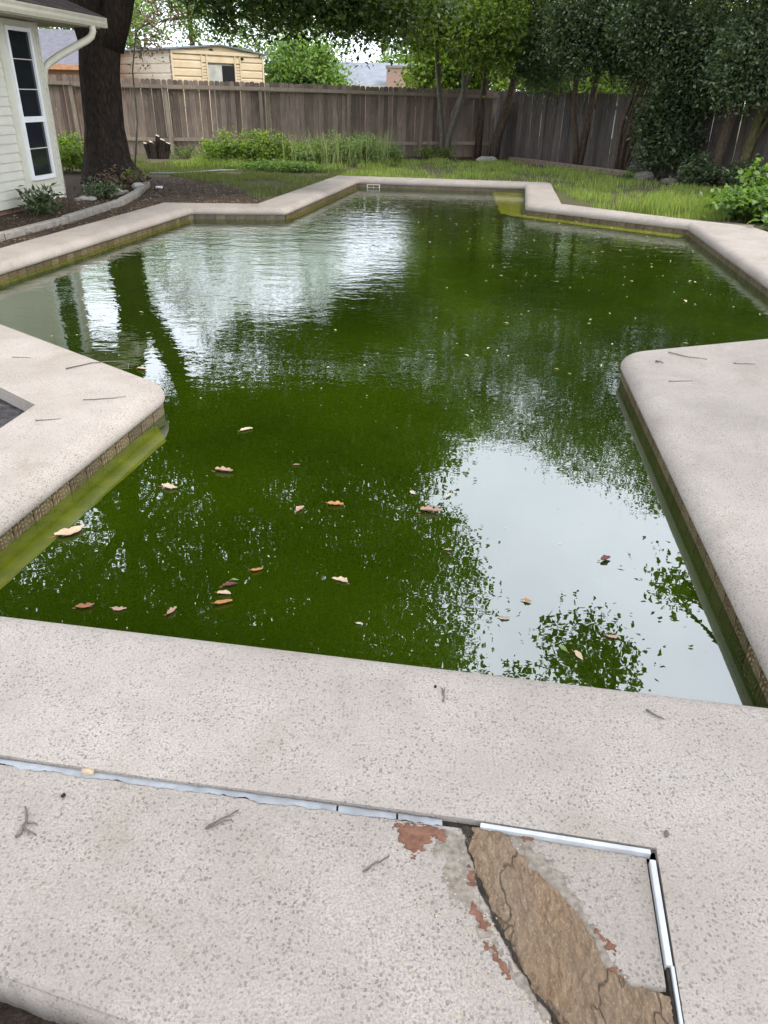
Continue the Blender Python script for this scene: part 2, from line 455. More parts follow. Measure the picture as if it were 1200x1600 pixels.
M['film'] = simple('yellow_ledge_standin', (0.085, 0.100, 0.003), (0.15, 0.155, 0.006), 5, 0.12, 0.05, 0.002, spec=0.5)
M['film_reflection'] = simple('olive_reflection_film', (0.035, 0.048, 0.002), (0.075, 0.088, 0.004), 6, 0.10, 0.04, 0.002, spec=0.5)
def water_mat():
    m, nt, out = new_mat('green_pool_water'); N = NT(nt)
    v = N.coord((1, 1, 1), 'Position')
    n1 = N.noise(N.coord((1.0, 1.6, 1), 'Position'), 3.2, 3, 0.5, 0.2)
    n2 = N.noise(N.coord((1.0, 1.5, 1), 'Position'), 11, 2, 0.5, 0.3)
    calm = N.noise(v, 0.35, 2)
    sep = N.n('ShaderNodeSeparateXYZ'); N.l(v, sep.inputs[0])
    far = N.math('MULTIPLY', N.math('SUBTRACT', sep.outputs[1], 3.5), 0.16, clamp=True)   # breeze reaches the open end
    amp = N.math('MULTIPLY_ADD', far, 0.50, 0.035)
    h = N.math('MULTIPLY', N.math('ADD', n1, N.math('MULTIPLY', n2, 0.30)), N.math('MULTIPLY', amp, N.math('ADD', calm, 0.35)))
    nrm = N.bump(h, 1.0, 0.014)
    fr = N.n('ShaderNodeFresnel'); fr.inputs['IOR'].default_value = 2.65; N.l(nrm, fr.inputs['Normal'])
    gl = N.n('ShaderNodeBsdfGlossy'); gl.inputs['Roughness'].default_value = 0.0; gl.inputs['Color'].default_value = (1, 1, 1, 1); N.l(nrm, gl.inputs['Normal'])
    # scum: fine pale dust over murky green
    murk = N.noise(v, 0.8, 4)
    dcol = N.ramp(murk, [(0.3, (0.0115, 0.024, 0.0005)), (0.7, (0.024, 0.044, 0.0008))])
    df = N.n('ShaderNodeBsdfDiffuse'); N.l(dcol, df.inputs['Color'])
    tr = N.n('ShaderNodeBsdfTransparent'); tr.inputs['Color'].default_value = (0.86, 0.92, 0.32, 1)
    body = N.n('ShaderNodeMixShader'); body.inputs[0].default_value = 0.80
    N.l(tr.outputs[0], body.inputs[1]); N.l(df.outputs[0], body.inputs[2])
    ms = N.n('ShaderNodeMixShader'); N.l(fr.outputs[0], ms.inputs[0]); N.l(body.outputs[0], ms.inputs[1]); N.l(gl.outputs[0], ms.inputs[2])
    N.l(ms.outputs[0], out.inputs['Surface'])
    return m
M['water'] = water_mat()

def glass_mat():
    m, nt, out = new_mat('dark_window_glass'); N = NT(nt)
    N.princ((0.012, 0.014, 0.018), 0.06, None, 0.5, 0, out)
    return m
M['glass'] = glass_mat()

def ground_mat():
    m, nt, out = new_mat('lawn_soil'); N = NT(nt)
    v = N.coord((1, 1, 1), 'Position')
    a = N.noise(v, 0.55, 5, 0.6); b = N.noise(v, 9, 6, 0.7); f = N.noise(v, 60, 4, 0.7)
    soil = N.ramp(f, [(0.3, (0.055, 0.04, 0.028)), (0.6, (0.12, 0.09, 0.062)), (0.8, (0.20, 0.155, 0.11))])
    green = N.ramp(b, [(0.3, (0.05, 0.075, 0.02)), (0.7, (0.10, 0.13, 0.04))])
    k = N.math('MULTIPLY', N.ramp(a, [(0.38, 0.15), (0.62, 0.9)]), N.ramp(b, [(0.3, 0.3), (0.6, 1.0)]))
    col = N.mix(k, soil, green)
    N.princ(col, 0.98, N.bump(f, 0.8, 0.03), 0.1, 0, out)
    return m
M['ground'] = ground_mat()

def soil_mat():
    m, nt, out = new_mat('dark_soil'); N = NT(nt)
    v = N.coord((1, 1, 1), 'Position')
    f = N.noise(v, 45, 6, 0.75); b = N.noise(v, 4, 4)
    col = N.ramp(f, [(0.28, (0.028, 0.019, 0.014)), (0.55, (0.075, 0.053, 0.039)), (0.78, (0.16, 0.12, 0.088))])
    col = N.mix(N.ramp(b, [(0.4, 0.0), (0.7, 0.4)]), col, (0.09, 0.065, 0.045))
    N.princ(col, 0.98, N.bump(f, 1.0, 0.03), 0.1, 0, out)
    return m
M['soil'] = soil_mat()

# ------------------------------------------------------------------ pool plan
LIP = [((-1.69, 2.135), .06), ((1.235, 1.705), .06), ((1.645, 5.26), .30), ((3.60, 5.98), .06), ((4.37, 11.75), .07),
       ((2.255, 13.57), .10), ((2.765, 16.92), .06), ((-.705, 17.32), .06), ((-1.61, 12.39), .12), ((-3.05, 12.23), .06),
       ((-4.09, 6.60), .06), ((-1.315, 4.36), .26)]
def round_poly(P, seg=8, maxlen=0.5):
    out = []
    n = len(P)
    arcs = []
    for i in range(n):
        p = Vector(P[i][0]); a = (Vector(P[i-1][0]) - p).normalized(); b = (Vector(P[(i+1) % n][0]) - p).normalized()
        r = P[i][1]
        half = math.acos(max(-1, min(1, a.dot(b)))) / 2
        t = r / math.tan(half)
        s, e = p + a*t, p + b*t
        c = p + (a+b).normalized() * (r / math.sin(half))
        v0, v1 = s - c, e - c
        ang = math.atan2(v0.x*v1.y - v0.y*v1.x, v0.dot(v1))
        arc = []
        for k in range(seg+1):
            th = ang*k/seg
            arc.append(c + Vector((v0.x*math.cos(th) - v0.y*math.sin(th), v0.x*math.sin(th) + v0.y*math.cos(th))))
        arcs.append(arc)
    for i in range(n):
        out += arcs[i]
        s, e = arcs[i][-1], arcs[(i+1) % n][0]
        k = max(1, int((e-s).length / maxlen))
        for j in range(1, k): out.append(s.lerp(e, j/k))
    return out
LIPC = round_poly(LIP)
def offset(loop, d):
    """d > 0 moves away from the water (loop is ccw)"""
    n = len(loop); res = []
    for i in range(n):
        a = (loop[i] - loop[i-1]).normalized(); b = (loop[(i+1) % n] - loop[i]).normalized()
        na, nb = Vector((a.y, -a.x)), Vector((b.y, -b.x))
        m = (na+nb).normalized(); k = max(0.5, m.dot(na))
        res.append(loop[i] + m*(d/k))
    return res

DECK_OUT = [(-3.0, 1.70), (-1.0, 1.42), (0.24, 1.25), (0.665, 1.182), (0.60, 0.79), (0.53, 0.30), (6.0, -0.5), (6.2, 5.0), (4.75, 6.3),
            (5.05, 9.0), (5.22, 11.0), (5.20, 11.42), (5.02, 11.70), (4.47, 12.13), (2.88, 13.70), (3.34, 17.2), (3.26, 17.38),
            (-1.17, 17.88), (-2.12, 12.80), (-3.57, 12.70), (-4.27, 8.55), (-4.70, 6.3), (-5.0, 4.0), (-4.6, 1.92)]
PLANTER = [(-1.96, 3.94), (-3.25, 5.02), (-3.9, 4.1), (-3.3, 2.7), (-2.12, 2.55)]

def poly_dense(P, step=0.35, jit=0.0, seed=1):
    rr = random.Random(seed); res = []
    for i in range(len(P)):
        a, b = Vector(P[i]), Vector(P[(i+1) % len(P)])
        k = max(1, int((b-a).length/step))
        for j in range(k):
            q = a.lerp(b, j/k)
            if j and jit: q = q + Vector((rr.uniform(-jit, jit), rr.uniform(-jit, jit)))
            res.append(q)
    return res

def build_deck():
    loop_in = offset(LIPC, 0.12)
    outer = poly_dense(DECK_OUT, 0.4, 0.006)
    v, f = fill_mesh([[(p.x, p.y) for p in outer], [(p.x, p.y) for p in loop_in], PLANTER], 0.0)
    mb = MB(); mb.v = list(v); mb.f = list(f)
    # lip profile: offset, z
    prof = [(0.12, 0.0), (0.085, -0.002), (0.060, -0.007), (0.038, -0.017), (0.018, -0.033), (0.005, -0.053), (0.0, -0.072), (0.003, -0.090), (0.012, -0.103), (0.034, -0.108), (0.07, -0.110)]
    rings = []
    for o, z in prof:
        base = len(mb.v)
        for p in offset(LIPC, o): mb.v.append((p.x, p.y, z))
        rings.append(base)
    n = len(LIPC)
    for r0, r1 in zip(rings, rings[1:]):
        for i in range(n):
            j = (i+1) % n
            mb.f.append((r0+i, r0+j, r1+j, r1+i))
    # outer skirt with an eased edge, planter sides
    for lp, depth, sgn in (([ (p.x, p.y) for p in outer], 0.16, 1), (PLANTER, 0.25, -1)):
        n = len(lp); b = len(mb.v)
        for x, y in lp: mb.v.append((x, y, 0.0))
        for x, y in lp: mb.v.append((x, y, -depth))
        for i in range(n):
            j = (i+1) % n
            q = (b+i, b+n+i, b+n+j, b+j)
            mb.f.append(q if sgn > 0 else q[::-1])
    m = mb.mesh('pool_deck', M['concrete'])
    bm = bmesh.new(); bm.from_mesh(m)
    bmesh.ops.remove_doubles(bm, verts=bm.verts, dist=0.0005)
    bmesh.ops.recalc_face_normals(bm, faces=bm.faces)
    for f in bm.faces: f.smooth = True
    bm.to_mesh(m); bm.free()
    for e in m.edges: pass
    m.set_sharp_from_angle(angle=math.radians(35))
    return tag(link('pool_deck', m), 'pale pitted concrete deck with rounded lip around the green pool', None, None, 'structure')
deck = build_deck()

def build_pool():
    wall = offset(LIPC, 0.034)
    n = len(wall)
    root = empty('pool', 'angular pool shell filled with murky green water', None)
    del root['label']
    tag(root, 'angular pool basin with a band of patterned tiles at the waterline', None, None, 'structure')
    mb = MB()
    for p in wall: mb.v.append((p.x, p.y, -0.100))
    for p in wall: mb.v.append((p.x, p.y, -0.255))
    for i in range(n):
        j = (i+1) % n
        mb.f.append((i, j, n+j, n+i))
    mb.build('grout_band', M['grout'], root, True)
    mb = MB()
    for p in wall: mb.v.append((p.x, p.y, -0.25))
    for p in wall: mb.v.append((p.x, p.y, -1.6))
    for i in range(n):
        j = (i+1) % n
        mb.f.append((i, j, n+j, n+i))
    mb.build('basin_wall', M['algae'], root, True)
    v, f = fill_mesh([[(p.x, p.y) for p in wall]], -1.6)
    mb = MB(); mb.v, mb.f = v, f
    mb.build('basin_floor', M['algae_floor'], root)
    mb = MB()
    mb.prism([(4.02, 11.30), (4.39, 11.78), (2.28, 13.6), (2.79, 16.9), (1.98, 16.95), (1.52, 13.3), (2.0, 12.95)], -0.6, -0.197)
    mb.build('seat_ledge', M['algae_step'], root)
    film = poly_dense([(4.15, 11.50), (4.40, 11.78), (2.28, 13.6), (2.79, 16.93), (2.10, 16.98), (1.98, 15.2), (1.86, 13.72), (2.02, 13.42), (2.9, 12.62)], 0.16, 0.022, 9)  # added sheet on the water surface, stands in for the sunken ledge
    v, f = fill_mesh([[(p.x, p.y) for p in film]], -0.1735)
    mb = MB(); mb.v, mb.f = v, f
    tag(mb.build('standin_film', M['film'], root), 'yellow green sheet standing in for the sunken ledge')
    # narrower olive strips painting the coping's reflection along the left-hand walls
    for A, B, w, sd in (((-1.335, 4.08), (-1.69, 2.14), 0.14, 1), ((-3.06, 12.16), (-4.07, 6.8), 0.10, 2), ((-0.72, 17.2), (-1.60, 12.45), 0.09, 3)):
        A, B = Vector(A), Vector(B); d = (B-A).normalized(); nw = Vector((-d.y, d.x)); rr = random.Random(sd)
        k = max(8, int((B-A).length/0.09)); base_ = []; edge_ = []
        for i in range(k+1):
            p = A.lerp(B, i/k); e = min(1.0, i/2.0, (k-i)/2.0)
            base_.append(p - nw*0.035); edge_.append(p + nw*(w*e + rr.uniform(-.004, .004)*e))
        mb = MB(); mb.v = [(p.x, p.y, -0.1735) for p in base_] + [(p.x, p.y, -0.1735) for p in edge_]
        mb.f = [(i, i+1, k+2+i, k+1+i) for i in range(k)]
        tag(mb.build('standin_film', M['film_reflection'], root), 'olive strip painted as the coping reflection along the left wall')
    # tiles along the wall, one object each
    tm = MB(); s = 0.0725
    tm.box((0, 0.002, -0.075), (2*s, 0.012, 2*s))
    tmesh = tm.mesh('tile', M['tile'])
    dist = 0.0; nxt = 0.076
    for i in range(n):
        a, b = wall[i], wall[(i+1) % n]
        L = (b-a).length
        d = (b-a).normalized()
        while nxt <= dist + L:
            p = a + d*(nxt-dist)
            nrm = Vector((-d.y, d.x))      # towards the water
            # near edge wall faces away from the viewer
            if not (p.y < 2.2 and abs(d.x) > 0.8) and not (p.y > 3.9 and p.y < 6.6 and abs(d.x) > 0.5):
                o = link('tile', tmesh, root)
                o.location = (p.x + nrm.x*0.004, p.y + nrm.y*0.004, -0.107)
                o.rotation_euler = (random.uniform(-.01, .01), 0, math.atan2(d.y, d.x))
            nxt += 0.152
        dist += L
    # skimmer mouth in the far wall
    sk = MB()
    a, b = Vector((-0.52, 17.329)), Vector((-0.24, 17.297))
    d = (b-a).normalized(); nr = Vector((d.y, -d.x))
    M4 = Matrix(((d.x, nr.x, 0, a.x), (d.y, nr.y, 0, a.y), (0, 0, 1, 0), (0, 0, 0, 1)))
    L = (b-a).length
    sk.box((L/2, -0.012, -0.116), (L, 0.05, 0.016), M4); sk.box((0.01, -0.012, -0.147), (0.02, 0.05, 0.046), M4); sk.box((L-0.01, -0.012, -0.147), (0.02, 0.05, 0.046), M4)
    sk.box((L/2, -0.012, -0.178), (L, 0.05, 0.016), M4)
    sk.box((L/2, 0.0, -0.147), (L-0.05, 0.01, 0.044), M4)
    tag(sk.build('skimmer', M['trim'], root), 'white skimmer mouth')
    # water
    wl_ = offset(LIPC, 0.036)
    v, f = fill_mesh([[(p.x, p.y) for p in wl_]], -0.175)
    mb = MB(); mb.v, mb.f = v, f
    tag(mb.build('water', M['water']), 'murky dark green pool water mirroring trees and sky', None, None, 'structure')
build_pool()

# ------------------------------------------------------------------ ground
def build_ground():
    hole = [(-3.05, 1.60), (-3.3, -0.9), (1.2, -1.4), (0.64, 0.30), (0.7, 0.37), (5.9, -0.4), (6.1, 4.9), (4.65, 6.28),
            (4.95, 9.0), (5.12, 11.0), (5.1, 11.36), (4.95, 11.56), (4.40, 12.03), (2.78, 13.68), (3.24, 17.1), (3.2, 17.28),
            (-1.1, 17.78), (-2.05, 12.70), (-3.48, 12.6), (-4.17, 8.5), (-4.6, 6.3), (-4.9, 4.0), (-4.5, 2.0)]
    S = 400
    v, f = fill_mesh([[(-S, -S), (S, -S), (S, S), (-S, S)], hole], -0.08)
    # split the ground right under the slab lower: a shallow bed in front of the slab
    mb = MB(); mb.v, mb.f = v, f
    tag(mb.build('ground', M['ground']), 'bare soil and thin grass of the back yard', None, None, 'structure')
build_ground()

def sheet(name, P, z, mat, label, jit=0.05, step=0.25, seed=3):
    q = poly_dense(P, step, jit, seed)
    v, f = fill_mesh([[(p.x, p.y) for p in q]], z)
    mb = MB(); mb.v, mb.f = v, f
    return tag(mb.build(name, mat), label, None, None, 'structure')
sheet('soil_bed', [(-4.0, 7.0), (-4.05, 9.0), (-3.4, 12.7), (-2.3, 12.9), (-2.2, 14.2), (-2.9, 15.4), (-4.0, 17.2), (-6.8, 18.2), (-8, 16), (-8, 7)], -0.074, M['soil'],
      'dark soil bed littered with dry leaves between pool and house')
sheet('bare_patch', [(3.4, 12.75), (4.4, 11.9), (5.3, 11.7), (5.6, 12.3), (4.9, 12.75), (4.2, 12.9)], -0.074, simple('pinkish_dirt', (0.15, 0.11, 0.085), (0.30, 0.235, 0.185), 50, 0.95, 0.6, 0.01, kind='Object'),
      'bare pinkish dirt beside the right coping', 0.08, 0.2)
sheet('fence_soil', [(1.0, 23.7), (3.2, 23.4), (5.0, 20.6), (6.2, 18.2), (8.5, 15.5), (9.5, 15.8), (7.2, 20.6), (3.2, 25.9), (0.6, 25.2)], -0.073, M['soil'],
      'dark shaded soil along the right fence', 0.12)
sheet('planter_soil', [(p[0]*1.0, p[1]) for p in [(-1.9, 4.0), (-3.3, 5.1), (-4.0, 4.1), (-3.4, 2.6), (-2.08, 2.45)]], -0.08, simple('burnt_planter_soil', (0.018, 0.016, 0.017), (0.075, 0.068, 0.07), 18, 0.95, 0.8, 0.03), 'dark grey soil in the square planter opening', 0.0)
sheet('front_soil', [(-3.2, 1.7), (-3.5, -1.1), (1.5, -1.7), (0.75, 0.35), (0.55, 0.75), (-0.7, 1.1)], -0.19, M['soil'], 'dark littered soil in front of the slab', 0.0)

# ------------------------------------------------------------------ foreground slab, joint, patches
def vnoise(x, y, seed=0):
    """cheap smooth value noise on numpy arrays"""
    r = np.random.default_rng(seed); T = r.random((64, 64))
    xi, yi = np.floor(x).astype(int), np.floor(y).astype(int)
    fx, fy = x-xi, y-yi
    fx, fy = fx*fx*(3-2*fx), fy*fy*(3-2*fy)
    g = lambda i, j: T[i % 64, j % 64]
    return (g(xi, yi)*(1-fx)+g(xi+1, yi)*fx)*(1-fy) + (g(xi, yi+1)*(1-fx)+g(xi+1, yi+1)*fx)*fy
def fbm(x, y, seed=0, oct=4):
    s, a, t = 0, 1.0, 0
    for k in range(oct):
        s = s + a*vnoise(x*2**k, y*2**k, seed+k); t += a; a *= 0.5
    return s/t

def grid_obj(name, X, Y, Z, mat, parent=None):
    h, w = X.shape
    idx = np.arange(h*w).reshape(h, w)
    q = np.stack([idx[:-1, :-1], idx[:-1, 1:], idx[1:, 1:], idx[1:, :-1]], -1).reshape(-1, 4)
    m = np_mesh(name, np.stack([X, Y, Z], -1).reshape(-1, 3), q, mat, True)
    return link(name, m, parent)

def back_y(x):   # line of the joint
    return np.interp(x, [-3.0, -1.0, 0.24, 0.665], [1.70, 1.42, 1.25, 1.182])
def front_y(x):
    return np.interp(x, [-3.0, -0.76, -0.37, 0.66], [1.47, 0.872, 0.768, 0.49])

def sdf_poly(X, Y, P):
    """signed distance to a polygon, negative inside"""
    d = np.full(X.shape, 1e9); inside = np.zeros(X.shape, bool)
    n = len(P)
    for i in range(n):
        ax, ay = P[i]; bx, by = P[(i+1) % n]
        ex, ey = bx-ax, by-ay
        t = np.clip(((X-ax)*ex+(Y-ay)*ey)/(ex*ex+ey*ey), 0, 1)
        d = np.minimum(d, np.hypot(X-ax-t*ex, Y-ay-t*ey))
        c = ((ay > Y) != (by > Y)) & (X < (bx-ax)*(Y-ay)/(by-ay+1e-12)+ax)
        inside ^= c
    return np.where(inside, -d, d)

BROWN = [(0.232, 1.237), (0.288, 1.236), (0.325, 1.20), (0.352, 1.14), (0.405, 1.075), (0.445, 1.01), (0.475, 0.95), (0.485, 0.892), (0.515, 0.868), (0.595, 0.855), (0.60, 0.68), (0.41, 0.68), (0.365, 0.79), (0.322, 0.85), (0.288, 0.94), (0.257, 1.03), (0.240, 1.10), (0.222, 1.17)]
def build_slab():
    root = empty('concrete_slab', None, None)
    tag(root, 'weathered foreground concrete slab with a broken brown patch', None, None, 'structure')
    nu, nv = 420, 130
    u = np.concatenate([np.linspace(-3.0, -1.05, 60), np.linspace(-1.04, 0.648, nu-60)])
    t = np.linspace(0, 1, nv)
    U, T = np.meshgrid(u, t, indexing='xy')
    # right edge follows the white strip
    yb, yf = back_y(U)-0.020, front_y(U)
    Y = yb*(1-T) + yf*T
    right = np.interp(Y, [0.30, 0.79, 1.182], [0.50, 0.578, 0.640])
    X = np.where(U > -1.05, -1.04 + (U+1.04)*(right+1.04)/(0.648+1.04), U)
    Z = -0.012 + (fbm(X*14, Y*14, 3)-0.5)*0.004 + (fbm(X*60, Y*60, 9)-0.5)*0.0016
    # crack trench left of the brown patch
    sd = sdf_poly(X, Y, BROWN) + (fbm(X*40, Y*40, 21)-0.5)*0.02
    Z = Z - 0.016*np.exp(-(sd/0.006)**2)
    # eased front edge
    fd = Y-yf
    Z = Z - np.clip(0.02-fd, 0, 0.02)**2*30
    ob = grid_obj('slab_top', X, Y, Z, M['slab'], root)
    # front face
    fx = u; fy = front_y(u)
    zt = np.full_like(fx, -0.026); zb = np.full_like(fx, -0.115)
    Xf = np.stack([fx, fx, fx, fx]); Yf = np.stack([fy+0.0005, fy-0.012, fy-0.012, fy+0.10]); Zf = np.stack([zt+0.001, zt-0.012, zb, zb-0.01])
    Yf[1:3] += (fbm(Xf[1:3]*25, Yf[1:3]*0+np.array([[0.], [3.]]), 5)-0.5)*0.012
    grid_obj('slab_face', Xf, Yf, Zf, M['slab'], root)
    # patches that break through the surface: relief sinks under the slab outside its ragged outline
    def patch(name, P, mat, top, seed, freq=30, rag=0.03, relief=0.01, res=0.0035, label=None, stretch=(1, 1), slope=0.35, margin=0.012):
        xs = [p[0] for p in P]; ys = [p[1] for p in P]
        gx = np.arange(min(xs)-0.02, max(xs)+0.02, res); gy = np.arange(min(ys)-0.02, max(ys)+0.02, res)
        gx = gx[gx < 0.66]
        X, Y = np.meshgrid(gx, gy)
        sd = sdf_poly(X, Y, P) + (fbm(X*freq, Y*freq, seed)-0.5)*rag
        a = math.radians(-62)
        A, B = X*math.cos(a)-Y*math.sin(a), X*math.sin(a)+Y*math.cos(a)
        rel = np.abs(fbm(A*13*stretch[0], B*42*stretch[1], seed+7, 5)-0.5)*-2*relief + (fbm(A*60, B*130, seed+3, 3)-0.5)*relief*0.35
        Z = -0.012 + top + rel + relief*0.5 - np.clip(sd+margin, 0, 1)*slope*6
        Z = np.minimum(Z, -0.012+top+0.012)
        # keep only what could show
        keep = Z > -0.035
        h, w = X.shape
        idx = np.arange(h*w).reshape(h, w)
        q = np.stack([idx[:-1, :-1], idx[:-1, 1:], idx[1:, 1:], idx[1:, :-1]], -1).reshape(-1, 4)
        k = keep.ravel()[q].any(1)
        lim = np.interp(Y, [0.30, 0.79, 1.182], [0.505, 0.590, 0.652])
        ok = ((X < lim-0.008) & (Y < back_y(X)-0.01)).ravel()[q].all(1)
        q = q[k & ok]
        used = np.unique(q); remap = np.full(h*w, -1); remap[used] = np.arange(len(used))
        V = np.stack([X, Y, Z], -1).reshape(-1, 3)[used]
        o = link(name, np_mesh(name, V, remap[q], mat, True), root)
        if label: o['label'] = label
    patch('broken_mortar', BROWN, M['mortar'], 0.0035, 31, 34, 0.026, 0.011, 0.0022, 'rough brown broken mortar', margin=0.003)
    patch('grey_mortar', [(0.31, 1.235), (0.35, 1.225), (0.42, 1.14), (0.47, 1.03), (0.505, 0.94), (0.51, 0.885), (0.47, 0.88), (0.44, 0.97), (0.38, 1.07), (0.33, 1.14)], M['grey_sand'], 0.0006, 41, 45, 0.05, 0.002, 0.004, 'sandy grey mortar skim', margin=0.004)
    patch('grey_mortar', [(0.155, 1.225), (0.22, 1.225), (0.225, 1.13), (0.235, 1.03), (0.285, 0.92), (0.35, 0.80), (0.33, 0.79), (0.25, 0.93), (0.19, 1.02), (0.15, 1.09), (0.11, 1.16)], M['grey_sand'], 0.0004, 43, 45, 0.05, 0.002, 0.004, 'sandy grey mortar beside the crack', margin=0.004)
    red = [([(0.045, 1.243), (0.165, 1.232), (0.168, 1.195), (0.135, 1.205), (0.10, 1.16), (0.085, 1.155), (0.055, 1.20)], 51),
           ([(0.205, 1.035), (0.225, 1.035), (0.246, 0.985), (0.235, 0.975)], 52), ([(0.21, 1.13), (0.222, 1.13), (0.224, 1.08), (0.214, 1.08)], 53),
           ([(0.345, 1.225), (0.375, 1.222), (0.372, 1.205), (0.35, 1.208)], 54), ([(0.475, 0.985), (0.492, 0.965), (0.505, 0.94), (0.492, 0.94)], 55),
           ([(0.478, 0.90), (0.50, 0.905), (0.505, 0.885), (0.485, 0.882)], 56), ([(0.235, 0.945), (0.25, 0.945), (0.28, 0.885), (0.272, 0.88)], 57)]
    for P, s in red:
        patch('red_stain', P, M['red_mud'], 0.0028, s, 130, 0.034, 0.003, 0.0022, 'red brown paint scab', slope=0.2, margin=0.001)
    pts = [(0.212, 1.236), (0.224, 1.218), (0.214, 1.19), (0.224, 1.165), (0.232, 1.12), (0.237, 1.08), (0.252, 1.03), (0.268, 0.985), (0.288, 0.935), (0.312, 0.88), (0.330, 0.845), (0.362, 0.79), (0.385, 0.72)]
    rr = random.Random(17); mb = MB(); line = []
    for a, b in zip(pts, pts[1:]):
        for k in range(5): line.append(Vector(a).lerp(Vector(b), k/5) + Vector((rr.uniform(-.0025, .0025), rr.uniform(-.002, .002))))
    for i, p in enumerate(line):
        w = 0.0028 + 0.0022*math.sin(i*0.55) + rr.uniform(0, 0.0020)
        if i < 7: w += 0.006
        mb.v += [(p.x-w, p.y-w*0.3, -0.0095), (p.x+w, p.y+w*0.3, -0.0095)]
    for i in range(len(line)-1): mb.f.append((2*i, 2*i+1, 2*i+3, 2*i+2))
    mb.build('crack', M['gap'], root)
    # caulk in the joint: wavy edged strip, cracked in places
    for x0, x1 in ((-3.0, -0.10), (-0.097, 0.048), (0.052, 0.165)):
        xs = np.arange(x0, x1, 0.006)
        T = np.linspace(0, 1, 5)[:, None]
        yb = back_y(xs)[None, :] - 0.004 + 0*T; wd = 0.020 + (fbm(xs*30, xs*0, 61)-0.5)*0.016 + (fbm(xs*140, xs*0, 67)-0.5)*0.006
        Y = yb - T*wd[None, :]; X = np.repeat(xs[None, :], 5, 0)
        Z = -0.010 + 0.0035*np.sin(np.pi*np.clip(T, 0.02, 0.98)) + (fbm(X*50, Y*50, 63)-0.5)*0.003
        Z = Z + 0*X
        grid_obj('caulk_strip', X, Y, Z, M['caulk'], root)
    # dirt-filled joint under caulk and strips
    mb = MB()
    for (xa, xb) in ((-3.0, -1.0), (-1.0, 0.24), (0.24, 0.665)):
        ya, yb = float(back_y(xa)), float(back_y(xb))
        mb.quad((xa, ya-0.030, -0.0195), (xb, yb-0.030, -0.0195), (xb, yb+0.004, -0.0195), (xa, ya+0.004, -0.0195))
    mb.quad((0.565, 0.79, -0.0195), (0.61, 0.79, -0.0195), (0.668, 1.185, -0.0195), (0.63, 1.185, -0.0195))
    mb.quad((0.48, 0.25, -0.0195), (0.53, 0.25, -0.0195), (0.605, 0.80, -0.0195), (0.57, 0.80, -0.0195))
    mb.build('joint_dirt', M['gap'], root)
    # white plastic joint strips
    def strip(a, b, w, z0, z1, name='joint_strip', mat='plastic'):
        a, b = Vector(a), Vector(b); d = (b-a).normalized(); nn = Vector((-d.y, d.x))*w/2
        mb = MB(); mb.prism([tuple(a-nn), tuple(b-nn), tuple(b+nn), tuple(a+nn)], z0, z1)
        o = mb.build(name, M[mat], root)
        bv = o.modifiers.new('bevel', 'BEVEL'); bv.width = 0.0015; bv.segments = 2
        return o
    strip((0.252, 1.236), (0.648, 1.171), 0.0125, -0.02, 0.001)
    strip((0.646, 1.150), (0.607, 0.905), 0.0135, -0.02, 0.001)
    strip((0.613, 0.905), (0.53, 0.40), 0.007, -0.02, 0.000)
    strip((0.604, 0.905), (0.521, 0.40), 0.006, -0.02, -0.006, 'dark_joint_filler', 'gap')
build_slab()

# ------------------------------------------------------------------ house with lap siding
def frame_matrix(o, d):
    """local x along d, local y outwards to the right of d, z up"""
    d = Vector(d).normalized(); n = Vector((d.y, -d.x))
    return Matrix(((d.x, n.x, 0, o[0]), (d.y, n.y, 0, o[1]), (0, 0, 1, 0), (0, 0, 0, 1)))

